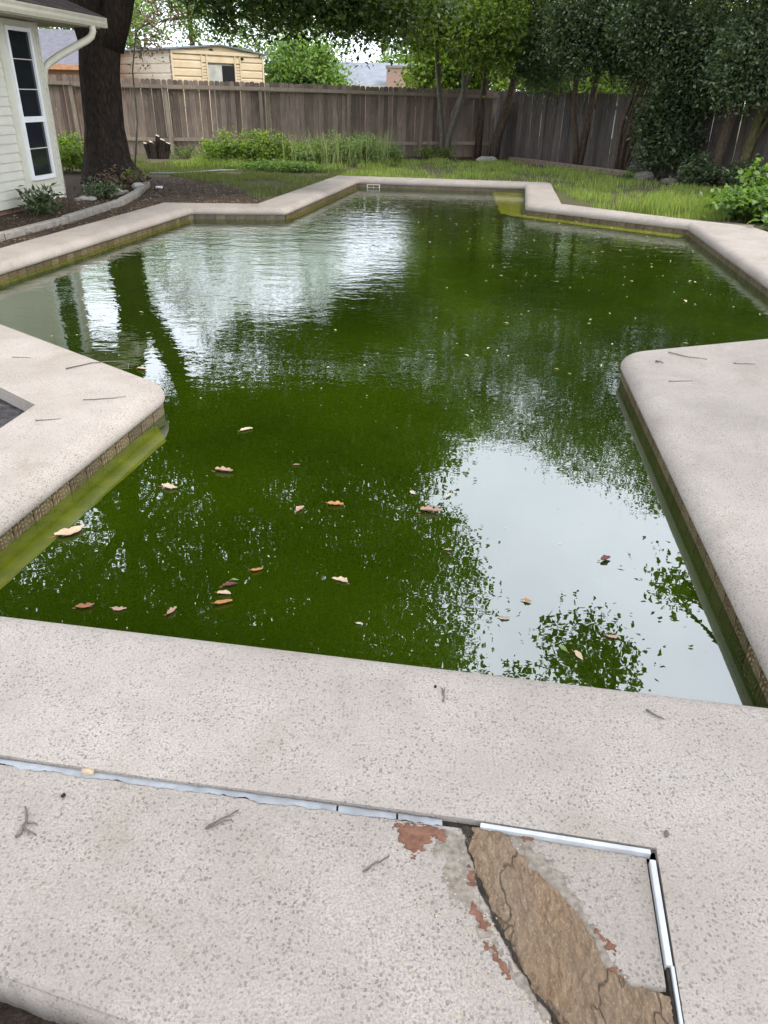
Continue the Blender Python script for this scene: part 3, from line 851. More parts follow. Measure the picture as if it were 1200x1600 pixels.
def build_house():
    root = empty('house', 'cream lap-sided house corner with tall dark window at the left edge', 'house', (-5.33, 13.18, -0.08))
    inv = Matrix.Translation((5.33, -13.18, 0.08))
    W = inv @ frame_matrix((-5.33, 13.18), (0.14, 0.99))
    def part(mb, name, mat, parent=root, smooth=False):
        return mb.build(name, M[mat], parent, smooth)
    mb = MB(); mb.box((-4.0, -3.05, 1.18), (8.0-0.02, 6.0, 2.44), W); part(mb, 'wall', 'siding')
    mb = MB(); mb.box((-4.0, -2.99, -0.05), (7.9, 5.94, 0.2), W); part(mb, 'foundation', 'brick')
    # laps: thin wedge boards, bottom edge proud
    def lap(x0, x1, z, h):
        mb = MB(); n = len(mb.v)
        pts = [(x0, 0, z), (x1, 0, z), (x1, 0.020, z), (x0, 0.020, z), (x0, 0, z+h), (x1, 0, z+h), (x1, 0.005, z+h), (x0, 0.005, z+h)]
        mb.v = [tuple(W @ Vector(p)) for p in pts]
        mb.f = [(0, 1, 2, 3), (7, 6, 5, 4), (3, 2, 6, 7), (0, 3, 7, 4), (1, 5, 6, 2)]
        part(mb, 'siding_board', 'siding')
    z = 0.0
    while z < 2.3:
        if z < 0.15:
            lap(-7.9, -0.012, z, 0.117)
        else:
            lap(-7.9, -1.062, z, 0.117)
            lap(-0.078, -0.012, z, 0.117)
        z += 0.119
    mb = MB(); mb.box((0.0, 0.0, 1.19), (0.03, 0.045, 2.42), W); part(mb, 'corner_trim', 'trim')
    mb = MB(); mb.box((-0.57, 0.010, 1.29), (0.98, 0.024, 2.18), W); part(mb, 'casing', 'trim')
    for s, wd in ((-1.055, 0.02), (-0.085, 0.02)):
        mb = MB(); mb.box((s, 0.016, 1.29), (wd, 0.034, 2.18), W); part(mb, 'casing_edge', 'trim')
    mb = MB(); mb.box((-0.57, 0.018, 0.205), (0.985, 0.034, 0.02), W); part(mb, 'casing_edge', 'trim')
    x0, x1, z0, z1 = -0.86, -0.27, 0.34, 2.27
    mb = MB()
    for cx in (x0, x1): mb.box((cx, 0.034, (z0+z1)/2), (0.05, 0.05, z1-z0+0.05), W)
    for cz, h in ((z0, 0.06), (z1, 0.05)): mb.box(((x0+x1)/2, 0.032, cz), (x1-x0-0.05, 0.046, h), W)
    win = part(mb, 'window', 'white')
    mb = MB(); mb.box(((x0+x1)/2, 0.032, 1.13), (x1-x0-0.05, 0.046, 0.075), W); part(mb, 'meeting_rail', 'white', win)
    for za, zb in ((0.37, 1.0925), (1.1675, 2.245)):
        mb = MB(); mb.box(((x0+x1)/2, 0.024, (za+zb)/2), (x1-x0-0.05, 0.006, zb-za), W); part(mb, 'pane', 'glass', win)
    for cz in (0.74, 1.52, 1.90):
        mb = MB(); mb.box(((x0+x1)/2, 0.031, cz), (x1-x0-0.052, 0.008, 0.012), W); part(mb, 'muntin', 'gutter', win)
    # eave: soffit, fascia, gutter, downspout
    E0 = 1.02            # past the corner
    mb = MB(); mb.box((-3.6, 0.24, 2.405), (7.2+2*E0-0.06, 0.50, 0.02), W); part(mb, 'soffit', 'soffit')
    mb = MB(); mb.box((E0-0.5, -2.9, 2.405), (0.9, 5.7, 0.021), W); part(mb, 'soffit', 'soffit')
    mb = MB(); mb.box((-3.6, 0.50, 2.46), (7.2+2*E0, 0.02, 0.16), W); part(mb, 'fascia', 'gutter')
    # gutter: K profile swept along the eave
    prof = [(0.512, 2.395), (0.575, 2.395), (0.600, 2.44), (0.600, 2.475), (0.622, 2.51), (0.622, 2.525), (0.606, 2.525), (0.585, 2.48), (0.585, 2.445), (0.565, 2.41), (0.512, 2.41)]
    g = MB(); k = len(prof)
    for s in (-7.5, E0+0.03):
        for y, z in prof: g.v.append(tuple(W @ Vector((s, y, z))))
    for i in range(k): g.f.append((i, (i+1) % k, k+(i+1) % k, k+i))
    part(g, 'gutter', 'gutter')
    g = MB(); g.box((E0+0.035, 0.566, 2.46), (0.008, 0.115, 0.135), W); part(g, 'gutter_end_cap', 'gutter')
    pts = [(0.66, 0.56, 2.40), (0.67, 0.56, 2.33), (0.66, 0.53, 2.26), (0.60, 0.47, 2.20), (0.50, 0.36, 2.13), (0.30, 0.18, 2.0), (0.13, 0.05, 1.88), (0.07, -0.01, 1.80), (0.06, -0.05, 1.6), (0.06, -0.05, 0.1)]
    mb = MB(); mb.tube([W @ Vector(p) for p in pts], [0.052]*len(pts), 10); part(mb, 'downspout', 'gutter', smooth=True)
    # roof: slab plus shingle courses, rising away from the eave at about 20 degrees
    t = math.tan(math.radians(20))
    mb = MB()
    pts = [(-8.2, 0.58, 2.535), (E0+0.02, 0.58, 2.535), (E0+0.02, -3.0, 2.535+3.58*t), (-8.2, -3.0, 2.535+3.58*t)]
    mb.v = [tuple(W @ Vector(p)) for p in pts] + [tuple(W @ Vector((p[0], p[1], p[2]-0.03))) for p in pts]
    mb.f = [(0, 1, 2, 3), (7, 6, 5, 4), (0, 4, 5, 1), (1, 5, 6, 2), (2, 6, 7, 3), (3, 7, 4, 0)]
    roof = part(mb, 'roof', 'shingle')
    mb = MB()
    pts = [(E0+0.02, -3.0, 2.535+3.58*t), (E0+0.02, -6.58, 2.535), (-8.2, -6.58, 2.535), (-8.2, -3.0, 2.535+3.58*t)]
    mb.v = [tuple(W @ Vector(p)) for p in pts] + [tuple(W @ Vector((p[0], p[1], p[2]-0.03))) for p in pts]
    mb.f = [(0, 1, 2, 3), (7, 6, 5, 4), (0, 4, 5, 1), (1, 5, 6, 2), (2, 6, 7, 3), (3, 7, 4, 0)]
    part(mb, 'roof', 'shingle')
    rr = random.Random(4)
    for c in range(12):
        y0 = 0.60 - c*0.145*0.94
        x = E0+0.035 - (c % 2)*0.15
        xe = E0+0.035
        while xe > -3.4:
            w = rr.uniform(0.27, 0.33)
            mb = MB(); zt = 2.54 + (0.58-y0)*t + 0.004*0
            yb = y0-0.16
            P = [(xe-w+0.006, y0, zt+0.012), (xe, y0, zt+0.012), (xe, yb, zt+0.16*t+0.004), (xe-w+0.006, yb, zt+0.16*t+0.004)]
            mb.v = [tuple(W @ Vector(p)) for p in P] + [tuple(W @ Vector((p[0], p[1], p[2]-0.010))) for p in P]
            mb.f = [(0, 1, 2, 3), (0, 4, 5, 1), (1, 5, 6, 2), (3, 7, 4, 0)]
            if c < 7: part(mb, 'shingle', 'shingle', roof)
            xe -= w
    # gable end triangle closing the roof
    mb = MB(); z0 = 2.40
    mb.v = [tuple(W @ Vector(p)) for p in ((0.0, 0.0, z0), (0.0, -6.05, z0), (0.0, -3.0, 2.49+3.5*t))]; mb.f = [(0, 1, 2)]
    part(mb, 'gable', 'siding')
build_house()

# ------------------------------------------------------------------ fences
def picket_mesh(mat, h=1.88, w=0.134, dog=True):
    mb = MB(); c = 0.028 if dog else 0.002
    poly = [(-w/2, 0), (w/2, 0), (w/2, h-c), (w/2-c, h), (-w/2+c, h), (-w/2, h-c)]
    n = len(poly)
    for y in (-0.008, 0.008):
        for x, z in poly: mb.v.append((x, y, z))
    mb.f.append(tuple(range(n))); mb.f.append(tuple(range(2*n-1, n-1, -1)))
    for i in range(n):
        j = (i+1) % n; mb.f.append((j, i, n+i, n+j))
    return mb.mesh('picket', mat)

def build_fences():
    rr = random.Random(5)
    o, d = Vector((-6.26, 23.66)), Vector((9.29, 2.1)).normalized()
    root = empty('wooden_fence', 'weathered brown dog-eared picket fence with rails and posts across the back', 'fence', (o.x, o.y, -0.08))
    Wl = Matrix.Rotation(math.atan2(d.y, d.x), 4, 'Z')
    pm = picket_mesh(M['fence'])
    s = -6.0
    while s < 9.62:
        p = link('picket', pm, root)
        sag = 0.05*math.sin(s*0.5+1) * 0.4
        top = np.interp(s, [-6, -3, 0, 2.6, 9.5], [0.10, 0.07, 0.0, -0.01, -0.05])
        p.location = Wl @ Vector((s, 0.045 + rr.uniform(-.004, .004), float(top) + sag*0.3 + rr.uniform(-.012, .012)))
        lean = 0.035 if s < 0 else (0.012 if s < 2.6 else 0.0)
        p.rotation_euler = (rr.uniform(-.012, .012), rr.uniform(-.006, .006) - lean*0.3, math.atan2(d.y, d.x) + rr.uniform(-.02, .02))
        gap = 0.009 if s < 0 else (0.006 if s < 2.6 else 0.004)
        s += 0.134 + gap*rr.uniform(0.6, 1.3)
    posts = [-5.0, -2.45, 0.0, 2.58, 5.06, 7.24, 9.5]
    for i, sp in enumerate(posts):
        mb = MB(); mb.box((0, 0, 0.87), (0.092, 0.092, 1.80 if sp < 9 else 1.74))
        p = mb.build('post', M['rail'], root); p.location = Wl @ Vector((sp, -0.055, 0.0))
        p.rotation_euler = (rr.uniform(-.01, .01), [0, -.02, -.02, -.012, 0.018, 0.045, 0.0][i], math.atan2(d.y, d.x))
    rails = [(-6.0, -2.5), (-2.4, -0.05), (0.05, 2.53), (2.63, 5.0), (5.11, 7.2), (7.3, 9.6)]
    for a, b in rails:
        for zz, h in ((1.72, 0.085), (0.41, 0.085)):
            za = np.interp(a, [-6, 0, 2.6, 9.5], [0.06, 0.0, 0.0, -0.07]); zb = np.interp(b, [-6, 0, 2.6, 9.5], [0.06, 0.0, 0.0, -0.07])
            if zz < 1: za, zb = za*0.3 + rr.uniform(-.03, .03), zb*0.3 + rr.uniform(-.03, .03)
            if zz > 1: a2, b2, yy = a-0.07, b+0.06, -0.125 + 0.0
            else: a2, b2, yy = a, b, 0.012
            L = b2-a2
            mb = MB(); mb.box((L/2, 0, 0), (L, 0.04, h))
            p = mb.build('rail', M['rail'], root)
            p.location = Wl @ Vector((a2, yy if zz < 1 else -0.006, zz+float(za)))
            if zz > 1: p.location = Wl @ Vector((a2, -0.122, zz+float(za)))
            p.rotation_euler = (0, -math.atan2(float(zb-za), L), math.atan2(d.y, d.x))
        # top cap under the dog ears hides the space between rail and pickets
        mb = MB(); mb.box(((a+b)/2, 0.012, 1.72), (b-a+0.04, 0.04, 0.084)); q = mb.build('rail', M['rail'], root)
        q.rotation_euler = (0, 0, math.atan2(d.y, d.x)); q.location = (0, 0, float(np.interp((a+b)/2, [-6, 0, 2.6, 9.5], [0.06, 0.0, 0.0, -0.07]))-0.02)
    # right fence
    o2, d2 = Vector((3.2, 26.0)), Vector((6.0, -9.6)).normalized()
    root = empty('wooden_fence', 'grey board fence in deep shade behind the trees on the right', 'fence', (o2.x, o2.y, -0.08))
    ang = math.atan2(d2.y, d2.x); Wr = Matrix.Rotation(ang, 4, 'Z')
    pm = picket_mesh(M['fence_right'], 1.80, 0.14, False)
    s = -0.12
    while s < 13.5:
        p = link('picket', pm, root)
        p.location = Wr @ Vector((s, rr.uniform(-.006, .006), rr.uniform(-.02, .02) - 0.004*s))
        p.rotation_euler = (rr.uniform(-.015, .015), rr.uniform(-.012, .012), ang + rr.uniform(-.03, .03))
        s += 0.14 + rr.uniform(0.0, 0.008) + (0.03 if 2.75 < s < 2.9 else 0)
    for zz in (0.4, 1.5):
        mb = MB(); mb.box((6.7, 0.05, zz-0.05), (13.4, 0.04, 0.09)); q = mb.build('rail', M['rail'], root); q.rotation_euler = (0, 0, ang)
    for k in range(6):
        mb = MB(); mb.box((0, 0.11, 0.82), (0.09, 0.09, 1.72)); q = mb.build('post', M['rail'], root); q.location = Wr @ Vector((0.3+2.5*k, 0, 0)); q.rotation_euler = (0, 0, ang)
build_fences()

# ------------------------------------------------------------------ shed and neighbours beyond the fence
def build_shed():
    F0, F1 = Vector((-8.42, 33.0)), Vector((-5.4, 35.9))
    d = (F1-F0).normalized(); wid = (F1-F0).length; dep = 4.6
    root = empty('garden_shed', 'tan sheet metal shed with dark doorway beyond the fence', 'shed', (F0.x, F0.y, -0.1))
    n = Vector((d.y, -d.x))
    W = Matrix(((d.x, n.x, 0, 0), (d.y, n.y, 0, 0), (0, 0, 1, 0), (0, 0, 0, 1)))    # local y negative = into the shed
    eave, peak = 3.03, 3.22
    def ribbed(x0, x1, z0, z1, mat, name, step=0.155, side=False):
        mb = MB(); z = z0
        prof = []
        while z < z1-0.01:
            h = min(step, z1-z)
            prof += [(z, 0.030), (z+h*0.72, 0.030), (z+h*0.80, 0.0), (z+h*0.97, 0.0)]
            z += step
        prof.append((z1, 0.0))
        for x in (x0, x1):
            for z, y in prof:
                p = Vector((x, y, z)) if not side else Vector((-y, x, z))
                mb.v.append(tuple(W @ p))
        k = len(prof)
        for i in range(k-1): mb.f.append((i, k+i, k+i+1, i+1))
        return mb.build(name, M[mat], root)
    dl, dm, dr = wid*0.37, wid*0.52, wid*0.665
    ribbed(0.06, dl-0.28, 0, eave-0.14, 'shed', 'wall_panel', 0.27)
    ribbed(dl-0.24, dl-0.06, 0, eave-0.42, 'shed', 'wall_panel', 0.10)
    ribbed(dr+0.06, dr+0.26, 0, eave-0.42, 'shed', 'wall_panel', 0.10)
    ribbed(dr+0.30, wid-0.06, 0, eave-0.14, 'shed', 'wall_panel', 0.27)
    ribbed(dl-0.28, dr+0.30, eave-0.40, eave-0.14, 'shed', 'wall_panel', 0.26)
    ribbed(-dep, -0.06, 0, eave, 'shed_side', 'side_wall', 0.32, side=True)
    mb = MB()   # body behind the panels
    mb.box((wid/2, -dep/2-0.03, eave/2), (wid-0.04, dep-0.06, eave-0.02), W); mb.build('body', M['shed_side'], root)
    mb = MB()
    for x, w in ((0.02, 0.07), (dl-0.26, 0.05), (dl-0.03, 0.06), (dr+0.03, 0.06), (dr+0.28, 0.05), (wid-0.02, 0.07)):
        mb.box((x, 0.02, (eave-0.14)/2), (w, 0.06, eave-0.14), W)
    mb.build('trim', M['shed'], root)
    mb = MB(); mb.box((wid/2, 0.03, eave-0.08), (wid+0.06, 0.06, 0.12), W); mb.build('header', M['shed'], root)
    mb = MB(); mb.box(((dl+dm)/2, 0.035, 1.27), (dm-dl, 0.03, 2.55), W); mb.build('sliding_door', M['shed_door'], root)
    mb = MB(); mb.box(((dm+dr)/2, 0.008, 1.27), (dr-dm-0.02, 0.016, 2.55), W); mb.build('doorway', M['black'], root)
    mb = MB(); mb.v = [tuple(W @ Vector(p)) for p in ((-0.02, 0.0, eave-0.02), (wid+0.02, 0.0, eave-0.02), (wid*0.52, 0.0, peak))]; mb.f = [(0, 1, 2)]
    mb.build('gable', M['shed'], root)
    for xa, za, xb, zb in ((-0.25, eave-0.0, wid*0.52, peak+0.04), (wid*0.52, peak+0.04, wid+0.2, eave-0.02)):
        mb = MB()
        P = [(xa, 0.12, za), (xb, 0.12, zb), (xb, -dep, zb), (xa, -dep, za)]
        mb.v = [tuple(W @ Vector(p)) for p in P] + [tuple(W @ Vector((p[0], p[1], p[2]-0.05))) for p in P]
        mb.f = [(0, 1, 2, 3), (7, 6, 5, 4), (0, 4, 5, 1), (1, 5, 6, 2), (2, 6, 7, 3), (3, 7, 4, 0)]
        mb.build('roof', M['metal_roof'], root)
build_shed()

def gable_house(name, label, loc, rot, w, dep, eave, peak, wall_mat, roof_mat, over=0.4, chimney=None, fascia='trim', windows=()):
    root = empty(name, label, 'house', loc); root.rotation_euler = (0, 0, rot)
    mb = MB(); mb.box((0, 0, eave/2), (w, dep, eave)); mb.build('wall', M[wall_mat], root)
    for s in (-1, 1):
        mb = MB(); P = [(-w/2-over, s*(dep/2+over), eave-0.1), (w/2+over, s*(dep/2+over), eave-0.1), (w/2+over, 0, peak), (-w/2-over, 0, peak)]
        mb.v = P + [(p[0], p[1], p[2]-0.12) for p in P]
        mb.f = [(0, 1, 2, 3), (7, 6, 5, 4), (0, 4, 5, 1), (1, 5, 6, 2), (2, 6, 7, 3), (3, 7, 4, 0)]
        mb.build('roof', M[roof_mat], root)
        mb = MB(); mb.box((0, s*(dep/2+over+0.02), eave-0.18), (w+2*over, 0.03, 0.17)); mb.build('fascia', M[fascia], root)
        mb = MB(); mb.v = [(s*w/2, -dep/2, eave-0.05), (s*w/2, dep/2, eave-0.05), (s*w/2, 0, peak-0.1)]; mb.f = [(0, 1, 2)]; mb.build('gable', M[wall_mat], root)
    for x, z, ww, hh in windows:
        mb = MB(); mb.box((x, -dep/2-0.02, z), (ww, 0.05, hh)); f = mb.build('window', M['white'], root)
        mb = MB(); mb.box((x, -dep/2-0.05, z), (ww-0.12, 0.02, hh-0.12)); mb.build('pane', M['glass'], f)
    if chimney:
        cx, cy, cw, ch = chimney
        mb = MB(); mb.box((cx, cy, ch/2), (cw, 0.9, ch)); c = mb.build('chimney', M['pink_brick'], root)
        mb = MB(); mb.box((cx, cy, ch+0.05), (cw+0.1, 1.0, 0.1)); mb.build('chimney_cap', M['kerb'], c)
    return root
gable_house('neighbour_house', 'pale metal-roofed house with brick end beyond the fence middle', (-1.3, 45, -0.1), 0.0, 4.2, 6, 2.15, 3.1, 'pink_brick', 'metal_roof', 0.4, (1.75, -3.4, 1.6, 2.78), windows=((-0.8, 1.3, 0.9, 1.0),))
gable_house('neighbour_house', 'house with orange timber eave beyond the fence at far left', (-15.3, 35, -0.1), 0.35, 6.0, 7, 2.5, 3.7, 'orange_wood', 'grey_roof', 0.4, None, 'orange_wood', windows=((1.2, 1.4, 0.9, 1.0),))
gable_house('neighbour_house', 'white-sided house glimpsed over the right fence', (11.5, 44, -0.1), -0.2, 9.0, 7, 2.5, 4.2, 'white', 'grey_roof', 0.4, windows=((-2.0, 1.5, 1.0, 1.1), (1.0, 1.5, 1.0, 1.1)))

# ------------------------------------------------------------------ trees and plants
def leaf_arrays(C, size, rng, up=0.4, droop=0.3, ratio=0.5):
    """one folded diamond leaf at every point of C"""
    n = len(C)
    nrm = rng.normal(size=(n, 3)); nrm[:, 2] = np.abs(nrm[:, 2]) + up
    nrm /= np.linalg.norm(nrm, axis=1, keepdims=True)
    t = rng.normal(size=(n, 3)); t[:, 2] -= droop
    t -= nrm*np.sum(t*nrm, 1, keepdims=True); t /= np.linalg.norm(t, axis=1, keepdims=True)+1e-9
    s = np.cross(nrm, t)
    L = size*rng.uniform(0.65, 1.35, size=(n, 1))
    w = L*ratio*rng.uniform(0.8, 1.2, size=(n, 1))
    fold = nrm*L*0.12
    V = np.empty((n, 4, 3))
    V[:, 0] = C; V[:, 1] = C + t*L*0.45 + s*w*0.5 + fold; V[:, 2] = C + t*L; V[:, 3] = C + t*L*0.45 - s*w*0.5 + fold
    Q = np.arange(n*4).reshape(n, 4)
    return V.reshape(-1, 3), Q

def ellipsoid_pts(c, r, n, rng, shell=0.35):
    p = rng.normal(size=(n, 3)); p /= np.linalg.norm(p, axis=1, keepdims=True)
    rad = rng.uniform(0, 1, size=(n, 1))**shell
    return np.array(c) + p*rad*np.array(r)

def curve(a, b, rr, bend=0.12, k=6, sag=0.0):
    a, b = Vector(a), Vector(b); L = (b-a).length
    off = Vector((rr.uniform(-1, 1), rr.uniform(-1, 1), rr.uniform(0.0, 1)))*L*bend
    pts = []
    for i in range(k+1):
        t = i/k
        p = a.lerp(b, t) + off*math.sin(math.pi*t) + Vector((0, 0, -sag*L*math.sin(math.pi*t)))
        if 0 < i < k: p += Vector((rr.uniform(-1, 1), rr.uniform(-1, 1), rr.uniform(-1, 1)))*L*0.018
        pts.append(p)
    return pts

def tree(name, label, base, stems, blobs, leaf, bark, leaf_size=0.09, group=None, seed=1, clusters_per=None, per=45, spread=0.32, n_side=9, ratio=0.5):
    """stems: list of (points, radii); blobs: list of (centre, radii, clusters, stem index)"""
    rr = random.Random(seed); rng = np.random.default_rng(seed)
    root = empty(name, label, 'tree', base, group)
    B = Vector(base)
    for k, (pts, rad) in enumerate(stems):
        mb = MB(); mb.tube([Vector(p)-B for p in pts], rad, n_side, 0.05, 0.06, rnd=rr)
        mb.build('trunk', M[bark], root, True)
    bm_ = MB(); C = []
    for (c, r, ncl, si) in blobs:
        st = stems[si]
        tip = Vector(st[0][-1]); r0 = st[1][-1]
        pts = curve(tip, c, rr, 0.10, 7)
        k = len(pts); rl = max(0.02, r0*0.85)
        bm_.tube([p-B for p in pts], [rl*(1-0.75*i/(k-1)) for i in range(k)], 7, 0.04, rnd=rr)
        cl = ellipsoid_pts(c, r, ncl, rng)
        mids = []
        for j in range(max(3, ncl//14)):
            e = Vector(cl[rng.integers(ncl)]); s0 = pts[rr.randrange(k//2, k)]
            q = curve(s0, e, rr, 0.10, 4); bm_.tube([p-B for p in q], [rl*0.32*(1-0.8*i/4)+0.004 for i in range(5)], 5, 0, rnd=rr)
            mids += q[1:]
        for j in range(0, ncl, 3):
            e = Vector(cl[j]); m_ = min((mids[rr.randrange(len(mids))] for _ in range(6)), key=lambda p: (p-e).length)
            q = curve(m_, e, rr, 0.12, 2); bm_.tube([p-B for p in q], [0.012, 0.008, 0.004], 3, 0, caps=False, rnd=rr)
        cs = np.repeat(cl, per, 0) + rng.normal(size=(ncl*per, 3))*spread*np.array([1, 1, 0.75])*rng.uniform(0.5, 1.2, size=(ncl, 1)).repeat(per, 0)
        C.append(cs)
    bm_.build('limbs', M[bark], root, True)
    V, Q = leaf_arrays(np.concatenate(C) - np.array(base), leaf_size, rng, ratio=ratio)
    link('crown', np_mesh('crown', V, Q, M[leaf]), root)
    return root

# big oak by the house: trunk forks above the eave and its limbs reach over the pool
tree('oak_tree', 'big dark-trunked oak by the house with boughs over the pool', (-5.55, 16.1, -0.1),
     [([(-5.50, 16.1, -0.15), (-5.55, 16.12, 0.05), (-5.58, 16.15, 0.35), (-5.57, 16.2, 0.9), (-5.52, 16.25, 1.75), (-5.45, 16.3, 2.3), (-5.38, 16.3, 2.7)], [0.72, 0.56, 0.43, 0.365, 0.345, 0.355, 0.38]),
      ([(-5.32, 16.3, 2.25), (-5.05, 16.3, 2.8), (-4.75, 16.2, 3.5), (-4.2, 15.8, 4.6), (-3.8, 15.2, 5.6)], [0.30, 0.26, 0.22, 0.19, 0.15]),
      ([(-5.48, 16.3, 2.3), (-5.65, 16.3, 2.9), (-5.8, 16.2, 3.8), (-5.9, 15.6, 5.4), (-5.8, 14.8, 6.8)], [0.36, 0.33, 0.29, 0.24, 0.19]),
      ([(-4.9, 16.25, 3.1), (-4.0, 16.8, 3.7), (-3.0, 17.1, 3.75)], [0.10, 0.08, 0.05])],
     [((-5.6, 15.5, 7.4), (3.8, 3.0, 3.2), 330, 2), ((-1.7, 15.0, 7.0), (2.9, 2.6, 2.8), 330, 1), ((0.3, 14.4, 8.3), (2.0, 2.2, 2.6), 190, 1), ((-3.6, 12.4, 8.8), (3.8, 2.8, 2.4), 300, 2),
      ((-0.7, 10.6, 8.3), (2.4, 2.3, 1.7), 210, 1), ((-5.4, 9.4, 8.3), (3.0, 2.6, 1.7), 190, 2), ((-3.2, 15.8, 4.9), (2.6, 1.6, 0.95), 230, 1), ((-2.6, 15.6, 4.0), (2.4, 1.2, 0.45), 90, 1), ((0.2, 15.2, 4.1), (1.5, 1.2, 0.5), 80, 1), ((-0.3, 15.4, 5.0), (1.8, 1.5, 1.0), 170, 1), ((-7.5, 14.5, 5.0), (2.0, 2.0, 1.2), 110, 2), ((-6.6, 10.8, 6.9), (2.4, 2.0, 1.7), 190, 2), ((-3.6, 10.2, 7.4), (2.2, 1.8, 1.3), 150, 2),
      ((-2.2, 17.2, 3.15), (1.9, 1.0, 0.55), 62, 3), ((-0.3, 17.6, 3.1), (1.5, 1.0, 0.6), 58, 3)],
     'leaf_oak', 'bark_oak', 0.115, seed=3, per=100, spread=0.30, n_side=18)

# out-of-frame tree: crown added to shade the near deck, twigs reflected in the pool
tree('shade_tree', 'unseen leafy tree right of the deck, crown added for shade, twigs overhanging the near corner', (6.7, 1.8, -0.1),
     [([(6.7, 1.8, -0.15), (6.65, 1.8, 0.8), (6.5, 1.85, 2.0), (6.2, 2.0, 3.4)], [0.30, 0.22, 0.19, 0.16])],
     [((4.7, 0.8, 6.2), (2.9, 2.4, 1.5), 300, 0), ((6.2, 3.6, 6.0), (1.8, 1.8, 1.5), 120, 0), ((2.45, 7.0, 3.95), (0.55, 0.55, 0.42), 44, 0), ((1.75, 7.0, 4.6), (0.45, 0.5, 0.35), 16, 0), ((3.35, 7.0, 2.85), (0.12, 0.3, 0.3), 9, 0)],
     'leaf_oak', 'bark_oak', 0.085, seed=8, per=34, spread=0.2)

# fence line trees
tree('fence_tree', 'pale forked small tree before the fence middle with bright green crown', (1.5, 24.9, -0.08),
     [([(1.52, 24.9, -0.1), (1.45, 24.92, 0.6), (1.36, 24.95, 1.4), (1.22, 25.0, 2.4), (1.1, 24.9, 3.4)], [0.085, 0.075, 0.07, 0.06, 0.055]),
      ([(1.60, 24.88, -0.1), (1.66, 24.85, 0.5), (1.85, 24.8, 1.1), (2.02, 24.8, 1.6), (2.0, 24.7, 2.6), (2.1, 24.4, 3.4)], [0.095, 0.085, 0.07, 0.075, 0.085, 0.08]),
      ([(1.68, 24.85, 0.55), (1.75, 24.85, 1.1), (1.95, 24.9, 1.55), (2.2, 25.0, 2.1), (2.5, 24.8, 3.0)], [0.06, 0.05, 0.05, 0.045, 0.04])],
     [((0.6, 24.2, 4.6), (2.2, 1.8, 1.7), 210, 0), ((2.3, 23.6, 4.2), (1.5, 1.5, 1.9), 210, 1), ((1.6, 23.9, 7.0), (2.2, 1.9, 1.8), 190, 1), ((2.3, 22.4, 3.1), (0.9, 0.8, 0.9), 120, 2), ((0.4, 23.4, 3.3), (1.5, 1.0, 0.6), 130, 0), ((-1.2, 23.8, 3.8), (1.3, 1.2, 0.6), 80, 0), ((-1.3, 24.4, 6.0), (1.9, 1.6, 1.5), 150, 0)],
     'leaf_mid', 'bark_pale', 0.11, seed=12, per=46, spread=0.26)
tree('fence_tree', 'leaning dark-stemmed tree at the fence corner', (3.05, 25.1, -0.08),
     [([(3.05, 25.1, -0.1), (3.15, 25.1, 0.6), (3.35, 25.1, 1.4), (3.55, 25.1, 2.3), (3.7, 24.9, 3.6)], [0.16, 0.13, 0.12, 0.11, 0.09]),
      ([(2.6, 25.3, -0.1), (2.62, 25.3, 1.0), (2.65, 25.2, 2.2), (2.8, 25.1, 3.4)], [0.10, 0.09, 0.085, 0.07])],
     [((3.9, 24.3, 4.6), (1.8, 1.5, 2.0), 230, 0), ((3.3, 24.4, 7.2), (1.9, 1.6, 1.5), 150, 0), ((4.0, 23.4, 2.7), (1.1, 0.9, 0.9), 170, 0), ((2.7, 25.4, 3.4), (1.2, 0.8, 1.1), 90, 1)],
     'leaf_dark', 'bark_brown', 0.095, seed=14, per=64, spread=0.26)
tree('fence_tree', 'twin-stemmed dark tree against the grey right fence', (5.0, 22.3, -0.08),
     [([(4.98, 22.3, -0.1), (4.86, 22.25, 0.5), (4.70, 22.2, 1.2), (4.62, 22.1, 2.2), (4.6, 21.9, 3.4)], [0.085, 0.075, 0.07, 0.06, 0.05]),
      ([(5.03, 22.28, -0.1), (5.08, 22.25, 0.6), (5.12, 22.2, 1.4), (5.2, 22.1, 2.6), (5.3, 21.9, 3.4)], [0.09, 0.08, 0.075, 0.065, 0.055])],
     [((5.0, 21.6, 4.4), (1.7, 1.4, 1.9), 230, 0), ((5.4, 21.4, 6.7), (1.8, 1.6, 1.3), 150, 1), ((4.5, 21.3, 2.85), (0.9, 0.8, 0.8), 150, 0), ((5.8, 21.2, 2.65), (0.9, 0.8, 0.8), 150, 1)],
     'leaf_dark', 'bark_brown', 0.09, seed=15, per=64, spread=0.25)
